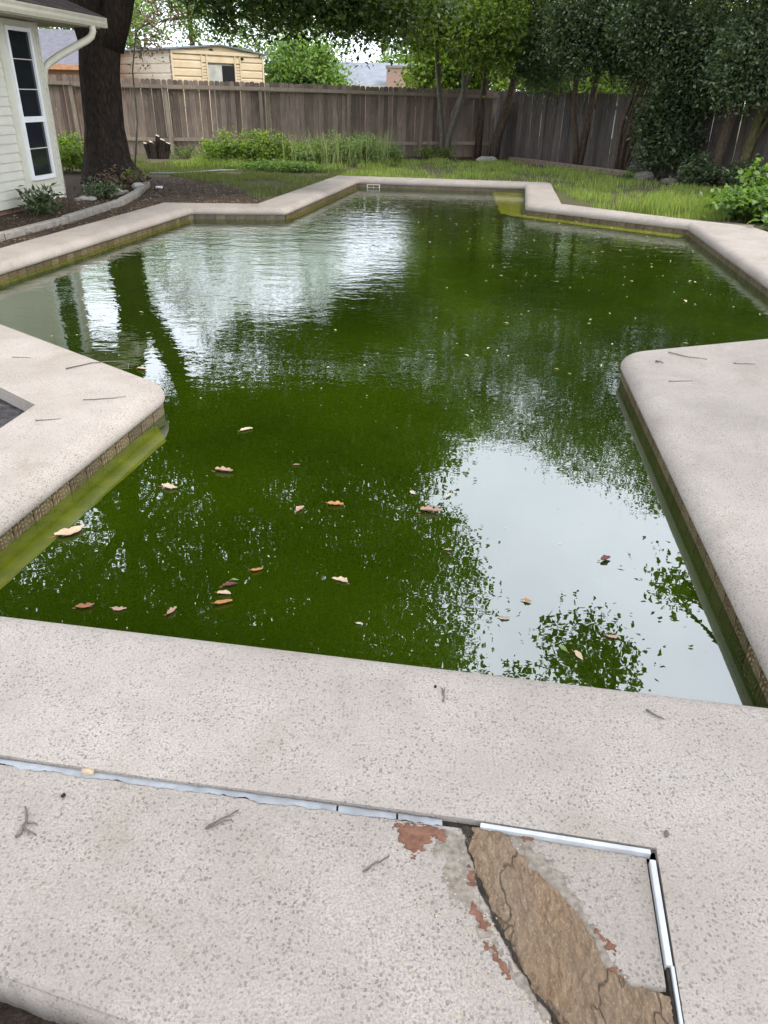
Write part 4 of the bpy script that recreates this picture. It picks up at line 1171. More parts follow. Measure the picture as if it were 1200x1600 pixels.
tree('fence_tree', 'fan of reddish-brown stems rising beside the dark vine', (5.75, 20.7, -0.08),
     [([(5.62, 20.7, -0.1), (5.56, 20.7, 0.4), (5.58, 20.68, 1.0), (5.72, 20.6, 1.8), (5.85, 20.5, 2.8)], [0.07, 0.06, 0.055, 0.05, 0.045]),
      ([(5.72, 20.72, -0.1), (5.70, 20.72, 0.6), (5.85, 20.65, 1.5), (6.1, 20.55, 2.5)], [0.09, 0.08, 0.075, 0.065]),
      ([(5.80, 20.74, -0.1), (5.86, 20.74, 0.5), (6.05, 20.7, 1.3), (6.2, 20.6, 2.4)], [0.10, 0.09, 0.08, 0.07]),
      ([(5.84, 20.62, 0.05), (6.0, 20.55, 0.6), (6.25, 20.5, 1.3), (6.45, 20.4, 1.9)], [0.035, 0.03, 0.028, 0.022])],
     [((6.2, 20.0, 4.2), (1.7, 1.4, 1.8), 230, 1), ((6.4, 19.7, 6.6), (1.8, 1.5, 1.3), 150, 2), ((6.7, 19.2, 2.4), (1.0, 0.8, 0.95), 190, 3), ((5.7, 19.7, 2.9), (0.9, 0.7, 0.7), 110, 0)],
     'leaf_dark', 'bark_brown', 0.09, seed=16, per=64, spread=0.25)
tree('fence_tree', 'brown-trunked tree in deep shade left of its mossy neighbour', (7.25, 18.5, -0.08),
     [([(7.22, 18.5, -0.1), (7.24, 18.5, 0.5), (7.30, 18.5, 1.1), (7.38, 18.45, 1.8), (7.45, 18.3, 3.0)], [0.14, 0.11, 0.105, 0.10, 0.09])],
     [((7.4, 17.9, 4.0), (1.5, 1.3, 1.7), 220, 0), ((7.6, 17.8, 6.3), (1.7, 1.4, 1.3), 140, 0), ((7.2, 17.5, 2.3), (0.9, 0.7, 0.75), 170, 0)],
     'leaf_dark', 'bark_brown', 0.09, seed=17, per=64, spread=0.25)
tree('fence_tree', 'mossy olive-trunked tree at the far right edge', (7.75, 18.2, -0.08),
     [([(7.70, 18.2, -0.1), (7.72, 18.2, 0.5), (7.80, 18.2, 1.2), (7.9, 18.1, 2.0), (8.0, 17.9, 3.2)], [0.13, 0.11, 0.10, 0.10, 0.085]),
      ([(7.78, 18.2, 0.7), (7.97, 18.1, 1.3), (8.15, 18.0, 1.9), (8.3, 17.8, 2.6)], [0.05, 0.045, 0.04, 0.03])],
     [((8.6, 17.2, 4.0), (1.6, 1.4, 1.8), 220, 0), ((8.8, 17.0, 6.2), (1.7, 1.5, 1.3), 140, 0), ((8.3, 16.9, 2.35), (0.9, 0.8, 0.7), 160, 1), ((9.6, 15.8, 3.6), (1.2, 1.2, 1.8), 160, 0)],
     'leaf_dark', 'bark_mossy', 0.09, seed=18, per=64, spread=0.25)

# trees beyond the fence
def far_tree(label, base, h, r, seed, leaf='leaf_far', n=170):
    b = Vector(base)
    tree('far_tree', label, base, [([b, b+Vector((0.1, 0, h*0.2)), b+Vector((0, 0.1, h*0.45))], [0.2, 0.16, 0.12])],
         [(b+Vector((0, 0, h*0.66)), (r, r*0.8, h*0.34), n, 0), (b+Vector((r*0.5, 0, h*0.45)), (r*0.7, r*0.6, h*0.25), n//2, 0), (b+Vector((-r*0.5, 0, h*0.42)), (r*0.7, r*0.6, h*0.25), n//2, 0)],
         leaf, 'bark_brown', 0.19, group='trees beyond the back fence', seed=seed, per=44, spread=0.38)
far_tree('bright green tree behind the fence just right of the shed', (-4.1, 39, -0.1), 3.9, 1.7, 21)
far_tree('pale green tree rising behind the shed roof', (-10.6, 46, -0.1), 11.0, 3.6, 22, n=100)
far_tree('pale tree between house corner and oak trunk', (-13.6, 39, -0.1), 8.0, 2.8, 23, n=110)
far_tree('hazy tree behind the shed right end', (-5.4, 48, -0.1), 10.5, 3.0, 24, n=100)
far_tree('green tree behind the brick chimney', (1.6, 52, -0.1), 4.8, 2.6, 25)
far_tree('green tree beyond the right fence', (7.5, 40, -0.1), 6.2, 3.0, 26, 'leaf_mid')
far_tree('leafy tree just beyond the fence behind the pale forked tree', (2.4, 31, -0.1), 5.8, 1.7, 29, 'leaf_mid')
far_tree('leafy tree beyond the fence at the right edge', (16.0, 38, -0.1), 7.0, 3.6, 27, 'leaf_mid')
far_tree('shaded tree beyond the right fence gap', (11.0, 34, -0.1), 6.4, 3.0, 28, 'leaf_mid')

# withered sapling in front of the shed
tree('dead_sapling', 'thin sapling with withered brown leaves before the pale shed side', (-5.9, 19.0, -0.08),
     [([(-5.95, 19.0, -0.1), (-5.75, 19.0, 0.9), (-5.72, 19.0, 1.9), (-5.55, 19.0, 2.6)], [0.022, 0.02, 0.016, 0.012])],
     [((-5.1, 19.0, 2.85), (0.75, 0.5, 0.5), 34, 0), ((-5.45, 19.0, 2.3), (0.35, 0.3, 0.35), 12, 0)],
     'leaf_dead', 'bark_pale', 0.085, seed=30, per=16, spread=0.16)

def shrub(name, label, base, r, h, leaf, n, size=0.06, seed=1, group=None, up=0.5, stems=9, cat='shrub', ratio=0.55, bark='bark_brown'):
    rr = random.Random(seed); rng = np.random.default_rng(seed)
    root = empty(name, label, cat, base, group)
    st = MB(); C = []
    for k in range(stems):
        a = rr.uniform(0, 2*math.pi); q = math.sqrt(rr.random())
        tip = Vector((r[0]*q*math.cos(a), r[1]*q*math.sin(a), h*rr.uniform(0.65, 1.08)*(1-0.35*q*q)))
        foot = Vector((tip.x*0.45, tip.y*0.45, 0))
        pts = curve(foot, tip, rr, 0.12, 5); st.tube(pts, [0.010, 0.009, 0.008, 0.006, 0.005, 0.003], 4, 0, rnd=rr)
        m = n//stems
        t = rng.uniform(0.12, 1, size=m)**0.8
        P = np.array([[*p] for p in pts]); ti = t*5
        i = np.minimum(ti.astype(int), 4); f = (ti-i)[:, None]
        C.append(P[i]*(1-f)+P[i+1]*f + rng.normal(size=(m, 3))*np.array([r[0]*0.18+0.03, r[1]*0.18+0.03, h*0.06]))
    st.build('stem', M[bark], root)
    C = np.concatenate(C); C[:, 2] = np.abs(C[:, 2])
    V, Q = leaf_arrays(C, size, rng, up=up, ratio=ratio)
    link('foliage', np_mesh('foliage', V, Q, M[leaf]), root)
    return root

shrub('shrub', 'bushy bright green weed shrub nearest the stump', (-4.25, 20.6, -0.08), (0.55, 0.4), 0.80, 'leaf_mid', 2600, 0.075, 41)
shrub('shrub', 'taller leafy green shrub left of the seeding weeds', (-3.3, 20.8, -0.08), (0.75, 0.45), 0.78, 'leaf_mid', 3400, 0.075, 42)
shrub('ground_ivy', 'low bright creeping plants spilling toward the pool end', (-2.6, 19.3, -0.08), (1.0, 0.45), 0.26, 'leaf_bright', 3200, 0.06, 43, stems=16, cat='plant')
shrub('shrub', 'green undergrowth between house corner and oak trunk', (-7.2, 18.2, -0.08), (0.75, 0.6), 0.85, 'leaf_mid', 3200, 0.08, 44)
shrub('shrub', 'dark climbing vine covering the right fence', (6.35, 19.5, -0.08), (0.75, 0.40), 2.1, 'leaf_dark', 9000, 0.10, 45, stems=24, cat='vine')
shrub('shrub', 'dark leafy bush at the foot of the brown trunk', (6.75, 18.3, -0.08), (0.5, 0.35), 0.6, 'leaf_dark', 1700, 0.08, 46)
shrub('shrub', 'dark bush between the mossy trunk and ivy', (7.6, 17.6, -0.08), (0.6, 0.4), 0.55, 'leaf_dark', 1900, 0.08, 47)
shrub('ivy_bush', 'bright broad-leaved ivy mound by the right coping', (6.05, 12.7, -0.08), (1.0, 0.75), 0.50, 'leaf_bright', 4200, 0.10, 48, stems=26, ratio=0.8, up=0.9)
shrub('ivy_bush', 'taller ivy mound at the right edge behind the first', (7.3, 14.6, -0.08), (0.9, 0.8), 0.85, 'leaf_bright', 3600, 0.10, 49, stems=22, ratio=0.8, up=0.9)
shrub('ivy_bush', 'ivy spilling over the deck edge at the right', (6.0, 11.2, -0.08), (0.6, 0.7), 0.32, 'leaf_bright', 1600, 0.09, 50, stems=16, ratio=0.8, up=0.9)
shrub('fern', 'dark fern clump below the house siding', (-5.15, 11.7, -0.07), (0.28, 0.35), 0.34, 'leaf_dark', 420, 0.11, 51, stems=9, cat='plant', ratio=0.3)
shrub('fern', 'small dark plants beside the pale stones', (-4.85, 13.6, -0.07), (0.35, 0.25), 0.30, 'leaf_dark', 380, 0.09, 52, stems=8, cat='plant', ratio=0.35)
shrub('fern', 'withered brown plant against the oak foot', (-4.95, 15.1, -0.07), (0.40, 0.2), 0.42, 'leaf_dead', 260, 0.09, 53, stems=9, cat='plant', ratio=0.35)
shrub('fern', 'green sprigs at the right side of the oak foot', (-4.95, 15.6, -0.07), (0.25, 0.2), 0.38, 'leaf_mid', 260, 0.07, 54, stems=7, cat='plant', ratio=0.4)
shrub('weed', 'single yellow-green weed before the twin-stemmed tree', (5.35, 18.6, -0.08), (0.12, 0.12), 0.34, 'leaf_bright', 120, 0.09, 55, stems=5, cat='plant', ratio=0.35)
shrub('weed', 'low plants around the foot of the pale forked tree', (1.2, 24.3, -0.08), (0.6, 0.25), 0.42, 'leaf_mid', 420, 0.10, 56, stems=12, cat='plant', ratio=0.3)
shrub('weed', 'yellowish weeds at the fence foot beside the stump', (-5.6, 22.6, -0.08), (0.5, 0.3), 0.34, 'leaf_bright', 420, 0.07, 57, stems=10, cat='plant', ratio=0.3)

def in_poly(X, Y, P):
    return sdf_poly(X, Y, P) < 0
def blades(name, label, P, n, h0, h1, mat, seed, width=0.009, dens=None, z=-0.08, lean=0.35):
    rng = np.random.default_rng(seed)
    xs = [p[0] for p in P]; ys = [p[1] for p in P]
    X = rng.uniform(min(xs), max(xs), n*3); Y = rng.uniform(min(ys), max(ys), n*3)
    ok = in_poly(X, Y, P)
    cl = fbm(X*1.6, Y*1.6, seed, 3)
    ok &= rng.random(n*3) < np.clip((cl-0.42)*6, 0.04, 1)
    X, Y, cl = X[ok][:n], Y[ok][:n], cl[ok][:n]
    n = len(X)
    H = rng.uniform(h0, h1, n)*(0.5+cl)
    a = rng.uniform(0, 2*np.pi, n); ln = rng.uniform(0, lean, n)*H
    w = width*rng.uniform(0.7, 1.4, n)
    dx, dy = np.cos(a), np.sin(a)
    b2 = rng.uniform(0, 2*np.pi, n); wx, wy = np.cos(b2)*w/2, np.sin(b2)*w/2
    V = np.empty((n, 6, 3))
    zz = np.full(n, z-0.01)
    V[:, 0] = np.stack([X-wx, Y-wy, zz], 1); V[:, 1] = np.stack([X+wx, Y+wy, zz], 1)
    mx, my = X+dx*ln*0.35, Y+dy*ln*0.35
    V[:, 2] = np.stack([mx+wx*0.8, my+wy*0.8, z+H*0.6], 1); V[:, 3] = np.stack([mx-wx*0.8, my-wy*0.8, z+H*0.6], 1)
    tx, ty = X+dx*ln, Y+dy*ln
    V[:, 4] = np.stack([tx+wx*0.1, ty+wy*0.1, z+H*0.95], 1); V[:, 5] = np.stack([tx-wx*0.1, ty-wy*0.1, z+H*0.95], 1)
    b = np.arange(n)[:, None]*6
    Q = np.concatenate([b+np.array([[0, 1, 2, 3]]), b+np.array([[3, 2, 4, 5]])])
    o = link(name, np_mesh(name, V.reshape(-1, 3), Q, M[mat]))
    return tag(o, label, 'grass', None, 'stuff')

blades('grass', 'green lawn grass right of and behind the pool', [(-1.2, 17.9), (3.3, 17.5), (3.5, 13.6), (4.3, 12.5), (5.4, 12.5), (8.5, 14), (7.5, 17), (5.6, 19.3), (3.6, 23.5), (0.8, 23.8), (-0.5, 21.5)], 34000, 0.04, 0.13, 'grass', 71, 0.011)
blades('grass', 'thin dry grass between the pool end and the weeds', [(-2.3, 14.0), (-1.6, 15.5), (-1.1, 17.6), (-0.6, 20.0), (-3.5, 20.5), (-7.0, 21.5), (-7.2, 19.5), (-4.4, 17.4), (-3.1, 15.4)], 17000, 0.03, 0.085, 'grass_dry', 72, 0.012)
blades('grass', 'low green strip along the shrubs by the back fence', [(-5.6, 19.8), (-1.5, 19.6), (-0.3, 21.2), (0.8, 23.4), (-1, 23.6), (-5.0, 22.2)], 12000, 0.07, 0.20, 'grass', 73, 0.013)
blades('tall_weeds', 'tall pale seeding weeds against the back fence', [(-2.7, 20.3), (-1.2, 20.4), (-0.1, 21.6), (0.2, 22.8), (-0.8, 23.2), (-2.6, 22.4)], 380, 0.35, 0.85, 'grass_pale', 74, 0.016, lean=0.6)
for k, (x, y, rx, h, lb) in enumerate(((-2.15, 21.0, 0.5, 0.62, 'grey-green seeding weed clump at the left of the tall weeds'), (-1.45, 21.3, 0.55, 0.80, 'tallest grey-green seeding weed clump'), (-0.75, 21.7, 0.5, 0.72, 'grey-green weed clump right of the tallest'), (-0.2, 22.4, 0.45, 0.52, 'last low clump of the seeding weeds toward the forked tree'))):
    shrub('weed_clump', lb, (x, y, -0.08), (rx, 0.4), h, 'leaf_weed', 2600, 0.07, 60+k, stems=22, cat='plant', ratio=0.36)
blades('tall_weeds', 'tufts of tall grass close to the right coping', [(3.7, 13.1), (4.4, 12.7), (5.5, 12.9), (6.0, 13.8), (5.0, 14.8), (3.9, 14.4)], 4200, 0.12, 0.27, 'grass', 75, 0.011)

def litter(name, label, P, n, size, mat, seed, z=-0.066):
    rng = np.random.default_rng(seed)
    xs = [p[0] for p in P]; ys = [p[1] for p in P]
    X = rng.uniform(min(xs), max(xs), n*3); Y = rng.uniform(min(ys), max(ys), n*3)
    ok = in_poly(X, Y, P); X, Y = X[ok][:n], Y[ok][:n]
    C = np.stack([X, Y, z+rng.uniform(0, 0.015, len(X))], 1)
    V, Q = leaf_arrays(C, size, rng, up=2.2, droop=0.0)
    V[:, 2] = np.maximum(V[:, 2], z+0.001)
    return tag(link(name, np_mesh(name, V, Q, M[mat])), label, 'leaves', None, 'stuff')
litter('leaf_litter', 'dry leaves scattered over the soil bed beside the house', [(-4.3, 7.3), (-4.35, 9.0), (-3.66, 12.7), (-2.3, 12.9), (-2.2, 14.2), (-2.9, 15.4), (-4.4, 17.0), (-5.4, 15), (-5.4, 7)], 4200, 0.038, 'litter', 81)
litter('leaf_litter', 'dry leaves lying along the right fence', [(1.0, 24.2), (3.2, 23.8), (5.0, 21.2), (6.2, 19), (7.6, 17.4), (7.2, 19.4), (5.0, 22.4), (3.2, 25.5)], 1600, 0.06, 'litter', 82)
litter('leaf_litter', 'dry leaves on the dark soil in front of the slab', [(-1.4, 0.9), (-1.4, 0.4), (0.4, 0.2), (0.4, 0.6)], 350, 0.04, 'litter', 83, -0.185)

# ------------------------------------------------------------------ yard details
def slab_run(name, label, cat, pts, w, h, z0, mat, group=None):
    root = empty(name, label, cat, (pts[0][0], pts[0][1], z0), group)
    rr = random.Random(len(label))
    for a, b in zip(pts, pts[1:]):
        a, b = Vector(a), Vector(b); d = (b-a).normalized(); nn = Vector((-d.y, d.x))*w/2
        a2, b2 = a + d*0.008, b - d*0.008
        mb = MB(); O = Vector((pts[0][0], pts[0][1]))
        mb.prism([tuple(a2-nn-O), tuple(b2-nn-O), tuple(b2+nn-O), tuple(a2+nn-O)], 0, h + rr.uniform(-.008, .008))
        o = mb.build('kerb_piece', M[mat], root)
        bv = o.modifiers.new('bevel', 'BEVEL'); bv.width = 0.015; bv.segments = 2
    return root
slab_run('garden_kerb', 'long grey concrete edging curving along the soil bed', 'edging', [(-4.95, 8.0), (-4.70, 9.5), (-4.46, 10.9), (-4.36, 12.2), (-4.32, 12.9), (-4.40, 13.9), (-4.68, 15.6)], 0.12, 0.10, -0.085, 'kerb')
slab_run('garden_kerb', 'short grey edging inside the soil bed by the house corner', 'edging', [(-5.2, 13.25), (-4.9, 13.75), (-4.72, 14.5)], 0.08, 0.06, -0.085, 'kerb')
slab_run('timber_edging', 'low dark timber edging in front of the right fence', 'edging', [(3.45, 24.3), (4.3, 22.9), (5.1, 21.4), (5.9, 19.9)], 0.14, 0.13, -0.085, 'dead_wood')

def rock(name, label, loc, r, seed, mat='rock', cat='rock', group=None):
    rr = random.Random(seed)
    bm = bmesh.new(); bmesh.ops.create_icosphere(bm, subdivisions=2, radius=1)
    for v in bm.verts:
        k = 1 + 0.22*math.sin(v.co.x*3+seed) * math.cos(v.co.y*2.7+seed*2) + rr.uniform(-.10, .10)
        v.co = Vector((v.co.x*r[0]*k, v.co.y*r[1]*k, v.co.z*r[2]*k))
    me = bpy.data.meshes.new(name); bm.to_mesh(me); bm.free(); me.materials.append(M[mat])
    o = link(name, me); o.location = loc; o.rotation_euler = (0, 0, rr.uniform(0, 6))
    return tag(o, label, cat, group)
rock('flat_stone', 'flat pale stone before the leaning fence-corner tree', (2.8, 24.3, -0.05), (0.36, 0.22, 0.10), 1)
rock('flat_stone', 'pale stone by the house corner', (-5.05, 13.45, -0.06), (0.20, 0.14, 0.05), 2)
rock('flat_stone', 'larger whitish stone between house corner and oak', (-4.95, 14.2, -0.04), (0.24, 0.20, 0.07), 3)
rock('flat_stone', 'small white stone leaning at the oak foot', (-4.65, 14.95, 0.0), (0.12, 0.08, 0.06), 4)
rock('boulder', 'grey boulder half hidden under the dark vine', (5.85, 19.2, -0.04), (0.36, 0.24, 0.15), 5, 'dead_rock')
rock('boulder', 'low grey rock right of the timber edging', (6.35, 18.7, -0.06), (0.26, 0.2, 0.10), 6, 'dead_rock')

def build_stump():
    root = empty('tree_stump', 'cut stump of several pale-topped stems by the back fence', 'stump', (-6.35, 22.4, -0.08))
    rr = random.Random(3)
    for dx, dy, h, r in ((-0.22, 0, 0.36, 0.08), (-0.08, -0.06, 0.40, 0.085), (0.05, 0.02, 0.55, 0.075), (0.16, -0.05, 0.46, 0.08), (0.26, 0.02, 0.38, 0.075)):
        mb = MB(); top = (dx*1.25, dy, h); mb.tube([(dx*0.8, dy, 0), (dx, dy, h*0.5), top], [r*1.25, r, r*0.92], 9, 0.06, 0.05, rnd=rr); s = mb.build('stem', M['bark_oak'], root)
        mb = MB(); mb.tube([(top[0], top[1], h), (top[0]+0.005, top[1], h+0.012)], [r*0.9, r*0.86], 9, 0.03, rnd=rr); mb.build('cut_end', M['cut_end'], s)
build_stump()
mb = MB(); mb.tube([(-5.3, 17.9, -0.05), (-4.9, 18.0, -0.05), (-4.4, 18.5, -0.05), (-4.0, 19.0, -0.05), (-3.6, 19.2, -0.05)], [0.018]*5, 8)
tag(mb.build('hose', M['pipe'], None, True), 'pale grey hose lying across the dry grass', 'hose')
mb = MB(); mb.tube([(-4.42, 15.25, -0.05), (-4.30, 15.27, -0.05)], [0.024, 0.024], 10); o = tag(mb.build('pipe_stub', M['white'], None, True), 'short white pipe end at the tip of the concrete edging', 'pipe')

# ------------------------------------------------------------------ twigs and bits on the deck
def twig(label, pts, r=0.0028, forks=(), z=0.0, cat='twig'):
    root = empty('twig', label, cat, (pts[0][0], pts[0][1], z), 'twigs lying on the concrete')
    if pts[0][1] > 3: r *= 0.7
    O = Vector((pts[0][0], pts[0][1], z))
    rr = random.Random(int(pts[0][0]*1000))
    def path(P):
        res = []
        for i in range(len(P)-1):
            a, b = Vector(P[i]), Vector(P[i+1])
            for k in range(3): 
                q = a.lerp(b, k/3); res.append(Vector((q.x + rr.uniform(-1, 1)*r*0.8, q.y + rr.uniform(-1, 1)*r*0.8, z + r*1.1 + rr.uniform(0, r))) - O)
        res.append(Vector((P[-1][0], P[-1][1], z+r)) - O)
        return res
    p = path(pts); mb = MB(); mb.tube(p, [r*(1-0.5*i/(len(p)-1)) for i in range(len(p))], 5, 0.12, rnd=rr); mb.build('stem', M['twig'], root, True)
    for f in forks:
        p = path(f); mb = MB(); mb.tube(p, [r*0.7*(1-0.5*i/(len(p)-1)) for i in range(len(p))], 5, 0.1, rnd=rr); mb.build('side_shoot', M['twig'], root, True)
    return root
twig('curved forked twig on the left coping near its water edge', [(-2.02, 4.55), (-1.90, 4.68), (-1.78, 4.72), (-1.66, 4.69)], 0.006, [[(-1.66, 4.66), (-1.64, 4.58)]])
twig('thin straight twig in the middle of the left coping', [(-1.72, 4.02), (-1.56, 4.06), (-1.50, 4.09)], 0.004)
twig('thin twig right of the planter opening', [(-1.86, 3.70), (-1.74, 3.74)], 0.004)
twig('small twig at the far left of the coping', [(-2.45, 4.76), (-2.33, 4.76)], 0.004)
twig('curved twig on the right deck near its far edge', [(1.98, 5.20), (2.08, 5.10), (2.20, 5.06)], 0.006)
twig('small straight twig in the middle of the right deck', [(1.78, 4.58), (1.94, 4.60)], 0.004)
twig('short dark bark twig on the right deck', [(1.82, 4.97), (1.86, 4.94)], 0.010)
twig('tiny twig at the right edge of the deck', [(2.35, 4.98), (2.50, 4.98)], 0.004, [[(2.36, 4.98), (2.38, 5.03)]])
twig('small forked twig on the near coping centre', [(0.186, 1.655), (0.188, 1.69), (0.184, 1.715)], 0.003, [[(0.188, 1.69), (0.197, 1.716)]])
twig('dark curved twig on the near coping at right', [(0.775, 1.645), (0.80, 1.61), (0.815, 1.605)], 0.0035)
twig('pair of crossed grey twigs in the middle of the slab', [(-0.415, 1.215), (-0.37, 1.245), (-0.345, 1.27)], 0.003, [[(-0.412, 1.212), (-0.38, 1.232), (-0.355, 1.243)]], -0.012)
twig('forked grey twig near the left edge of the slab', [(-0.855, 1.175), (-0.850, 1.22), (-0.872, 1.265)], 0.004, [[(-0.850, 1.22), (-0.82, 1.215)], [(-0.853, 1.205), (-0.81, 1.185)]], -0.012)
twig('bent twig left of the red brown scab', [(-0.03, 1.11), (0.0, 1.13), (0.03, 1.15)], 0.0028, [], -0.012)

rock('stone_chip', 'tan stone chip wedged in the blue-grey caulk joint', (-0.755, 1.375, -0.004), (0.022, 0.010, 0.008), 11, 'sandstone', 'stone').rotation_euler = (0, 0, -0.14)
rock('pebble', 'dark round pebble at the left of the slab', (-0.79, 1.30, -0.006), (0.006, 0.006, 0.005), 12, 'gap', 'pebble')
rock('pebble', 'brown crumb at the far left slab edge', (-0.90, 1.155, -0.006), (0.009, 0.007, 0.005), 13, 'gap', 'pebble')
rock('bark_crumb', 'dark bark crumb on the deck right of the white strip', (0.70, 1.22, 0.003), (0.010, 0.006, 0.004), 14, 'twig', 'bark')
rock('bark_crumb', 'dark crumb above the forked twig on the near coping', (0.166, 1.72, 0.003), (0.006, 0.004, 0.004), 15, 'gap', 'bark')

# ------------------------------------------------------------------ floating leaves
def leaf_colour(name, c):
    return simple(name, tuple(q*0.75 for q in c), c, 40, 0.6, 0.3, 0.002)
LC = {'tan': leaf_colour('tan_dry_leaf', (0.42, 0.31, 0.20)), 'orange': leaf_colour('orange_leaf', (0.36, 0.17, 0.05)), 'brown': leaf_colour('brown_leaf', (0.24, 0.10, 0.05)),
      'pink': leaf_colour('pinkish_leaf', (0.33, 0.21, 0.145)), 'dark': leaf_colour('dark_red_leaf', (0.10, 0.035, 0.03)), 'green': leaf_colour('light_green_leaf', (0.15, 0.22, 0.05)), 'pale': leaf_colour('pale_leaf_float', (0.42, 0.38, 0.28))}
def float_leaf(label, x, y, L, col, ang, curl=0.25, ratio=0.42, lobed=0.0, seed=0, group=None):
    rr = random.Random(seed+int(abs(x)*977)+int(y*331))
    x, y = x*1.0147, y*1.0147
    mb = MB(); nU, nV = 9, 5
    for i in range(nU):
        u = i/(nU-1)
        w = math.sin(math.pi*min(0.97, max(0.03, u))**0.85)**0.62*ratio*L*0.5*(1 + lobed*math.sin(u*17+seed) + 0.10*math.sin(u*9+seed*1.7))
        for j in range(nV):
            v = -1 + 2*j/(nV-1)
            z = 0.0015 + curl*L*(0.35*v*v*w/(0.2*L+1e-6)*0.5 + 0.45*(u-0.5)**2) + rr.uniform(0, 0.05)*L
            mb.v.append(((u-0.5)*L, v*w*(1 if v < 0 else 0.6+0.4*math.sin(seed*2.3)**2) + 0.10*L*math.sin(u*3.4+seed), z))
    for i in range(nU-1):
        for j in range(nV-1):
            a = i*nV+j; mb.f.append((a, a+nV, a+nV+1, a+1))
    root = empty('floating_leaf', label, 'leaf', (x, y, -0.174), 'leaves floating on the near water')
    root.rotation_euler = (0, 0, ang)
    mb.build('blade', LC[col], root, True)
    st = MB(); st.tube([(-L*0.5, 0, 0.003), (-L*0.62, 0.01*L, 0.004), (-L*0.72, 0.04*L, 0.004)], [0.0022, 0.0018, 0.0012], 4); st.build('stalk', LC['brown'], root)
    return root
FL = [('tan curled leaf near the left coping corner', -0.80, 4.0, .10, 'tan', .6), ('tan and orange leaf right of the left coping', -.82, 3.45, .12, 'pink', 0.05), ('curled tan leaf left of its orange neighbour', -1.05, 3.26, .11, 'tan', -.1),
      ('long pale brown leaf against the left coping', -1.37, 2.82, .17, 'tan', .75), ('oval orange leaf alone on the dark green water', -.51, 2.55, .062, 'orange', 0.1), ('orange pointed leaf in the pool centre', -.23, 3.12, .10, 'orange', -.35),
      ('small curled leaf left of the orange pointed leaf', -.39, 3.07, .075, 'pink', 1.0), ('broad ragged tan leaf cluster near the sky reflection', .22, 3.07, .13, 'pink', .1), ('small pale leaf above the ragged tan leaf', .31, 3.24, .06, 'pale', 1.2),
      ('tiny pale green leaf at the pool centre', .14, 3.26, .055, 'pale', -1.0), ('crumpled tan leaf in the near water', -.17, 2.49, .09, 'tan', 2.6), ('orange brown leaf low in a cluster of three', -.60, 2.32, .085, 'orange', .1),
      ('pale tan leaf in the middle of a cluster of three', -.61, 2.38, .07, 'tan', -.2), ('dark red leaf atop a cluster of three', -.60, 2.44, .075, 'dark', .5), ('small green leaf beside the dark red leaf', -.585, 2.475, .04, 'green', .2),
      ('brown crumpled leaf near the left end of the coping', -1.11, 2.28, .085, 'brown', .4), ('two-tone small leaf right of the brown crumpled leaf', -.98, 2.27, .07, 'pink', -.1), ('thin brown leaf near the coping edge', -.78, 2.26, .065, 'pink', .9),
      ('tiny pale leaf close to the near coping centre', -.08, 2.21, .035, 'pale', -.4), ('small pinkish leaf at the dark reflection edge', .28, 2.74, .04, 'pink', .1), ('tan leaf over the reflected branches', .69, 2.06, .065, 'tan', -1.0),
      ('small orange leaf left of the reflected branches', .56, 2.38, .045, 'orange', -.2), ('pinkish leaf at the edge of the reflected sky', .46, 2.27, .05, 'pink', -.1), ('pink leaf to the right over the reflected branches', .84, 2.17, .06, 'pink', -.3),
      ('dark leaf fragment alone in the reflected sky', .94, 2.69, .07, 'dark', .3), ('pale leaf by the tip of the left coping', -1.70, 5.02, .10, 'tan', -.4), ('small tan leaf left of the curled leaf', -.46, 3.55, .04, 'pink', 0.3), ('yellow leaf fragment beside the tan leaf', .64, 2.09, .05, 'green', 2.4)]
for i, (lb, x, y, L, c, a) in enumerate(FL):
    float_leaf(lb, x, y, L*0.78, c, a, 0.3+0.7*((i*37) % 10)/10, 0.45 if i % 3 else 0.55, 0.30 if 'ragged' in lb or 'crumpled' in lb or i % 4 == 1 else 0.08, i)

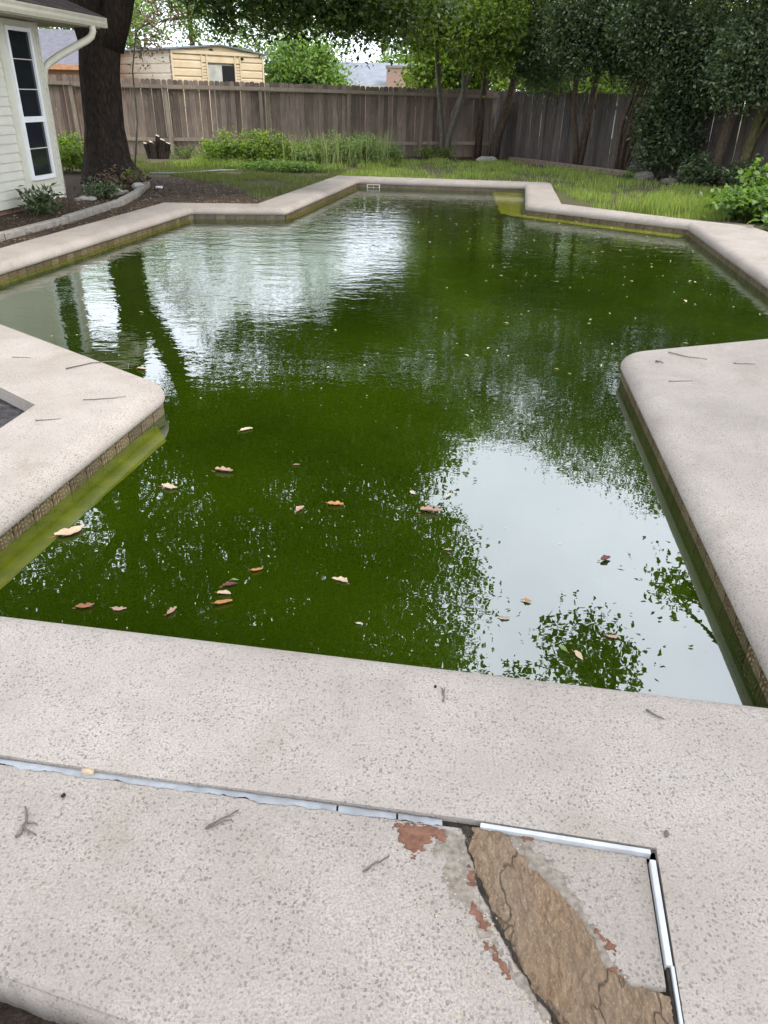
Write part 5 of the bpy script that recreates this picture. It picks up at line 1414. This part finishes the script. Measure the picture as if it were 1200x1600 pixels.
def crumbs(name, label, regions, mat, seed, cat):
    rng = np.random.default_rng(seed); mb = MB()
    for (x0, x1, y0, y1, n, r0, r1, z, mask) in regions:
        for _ in range(n):
            x, y = rng.uniform(x0, x1), rng.uniform(y0, y1)
            if mask == 'slab' and not (front_y(x)+0.03 < y < back_y(x)-0.03 and x < 0.55): continue
            if mask == 'deck' and not (back_y(min(x, 0.66))+0.03 < y < 2.135-0.147*(x+1.69)-0.09): continue
            r = rng.uniform(r0, r1); a = rng.uniform(0, 3.14); e = rng.uniform(0.4, 1.0)
            ca, sa = math.cos(a), math.sin(a)
            b = len(mb.v)
            for dx, dy, dz in ((1, 0, 0), (0, 1, 0), (-1, 0, 0), (0, -1, 0), (0.1, 0.1, 0.7)):
                dx += rng.uniform(-.25, .25); dy += rng.uniform(-.25, .25)
                mb.v.append((x+r*(dx*ca-dy*e*sa), y+r*(dx*sa+dy*e*ca), z+r*dz*0.8))
            mb.f += [(b, b+1, b+4), (b+1, b+2, b+4), (b+2, b+3, b+4), (b+3, b, b+4)]
    tag(mb.build(name, M[mat]), label, cat, None, 'stuff')
crumbs('grit', 'tan mortar grit and chips strewn around the broken patch', [(0.05, 0.56, 0.78, 1.22, 420, 0.0008, 0.0035, -0.0115, 'slab'), (0.15, 0.35, 0.85, 1.22, 260, 0.0008, 0.004, -0.0115, 'slab')], 'sandstone', 301, 'grit')
crumbs('deck_debris', 'tiny dark bark crumbs and specks on the near concrete', [(-1.2, 0.55, 0.8, 1.5, 150, 0.0008, 0.003, -0.0115, 'slab'), (-1.3, 1.1, 1.2, 2.0, 160, 0.0008, 0.003, 0.0002, 'deck')], 'twig', 302, 'debris')

def specks():
    rng = np.random.default_rng(91)
    poly = [(p.x, p.y) for p in offset(LIPC, -0.08)]
    X = np.concatenate([rng.uniform(0.5, 4.2, 700), rng.uniform(-3.5, 4.2, 260), rng.uniform(-1.3, 1.2, 300)]); Y = np.concatenate([rng.uniform(5, 13, 700), rng.uniform(4, 16, 260), rng.uniform(2.1, 5, 300)])
    size = np.concatenate([rng.uniform(0.012, 0.055, 700), rng.uniform(0.01, 0.045, 260), rng.uniform(0.003, 0.012, 300)])
    ok = (sdf_poly(X, Y, poly) < 0) & (rng.random(len(X)) < np.where(np.arange(len(X)) < 700, 0.2, 0.6)); X, Y, size = X[ok], Y[ok], size[ok]
    C = np.stack([X, Y, np.full(len(X), -0.172)], 1)
    V, Q = leaf_arrays(C, 1.0, rng, up=9, droop=0, ratio=0.4)
    V = (V.reshape(-1, 4, 3) - C[:, None])*size[:, None, None] + C[:, None]
    V = V.reshape(-1, 3); V[:, 2] = np.maximum(V[:, 2], -0.1735)
    tag(link('floating_specks', np_mesh('floating_specks', V, Q, leaf_mat('speck_leaf', [(0.30, 0.26, 0.14), (0.42, 0.38, 0.25), (0.5, 0.46, 0.34), (0.2, 0.26, 0.08)], 0.1, 0.7))), 'tiny leaf bits scattered over the pool water', 'debris', None, 'stuff')
specks()
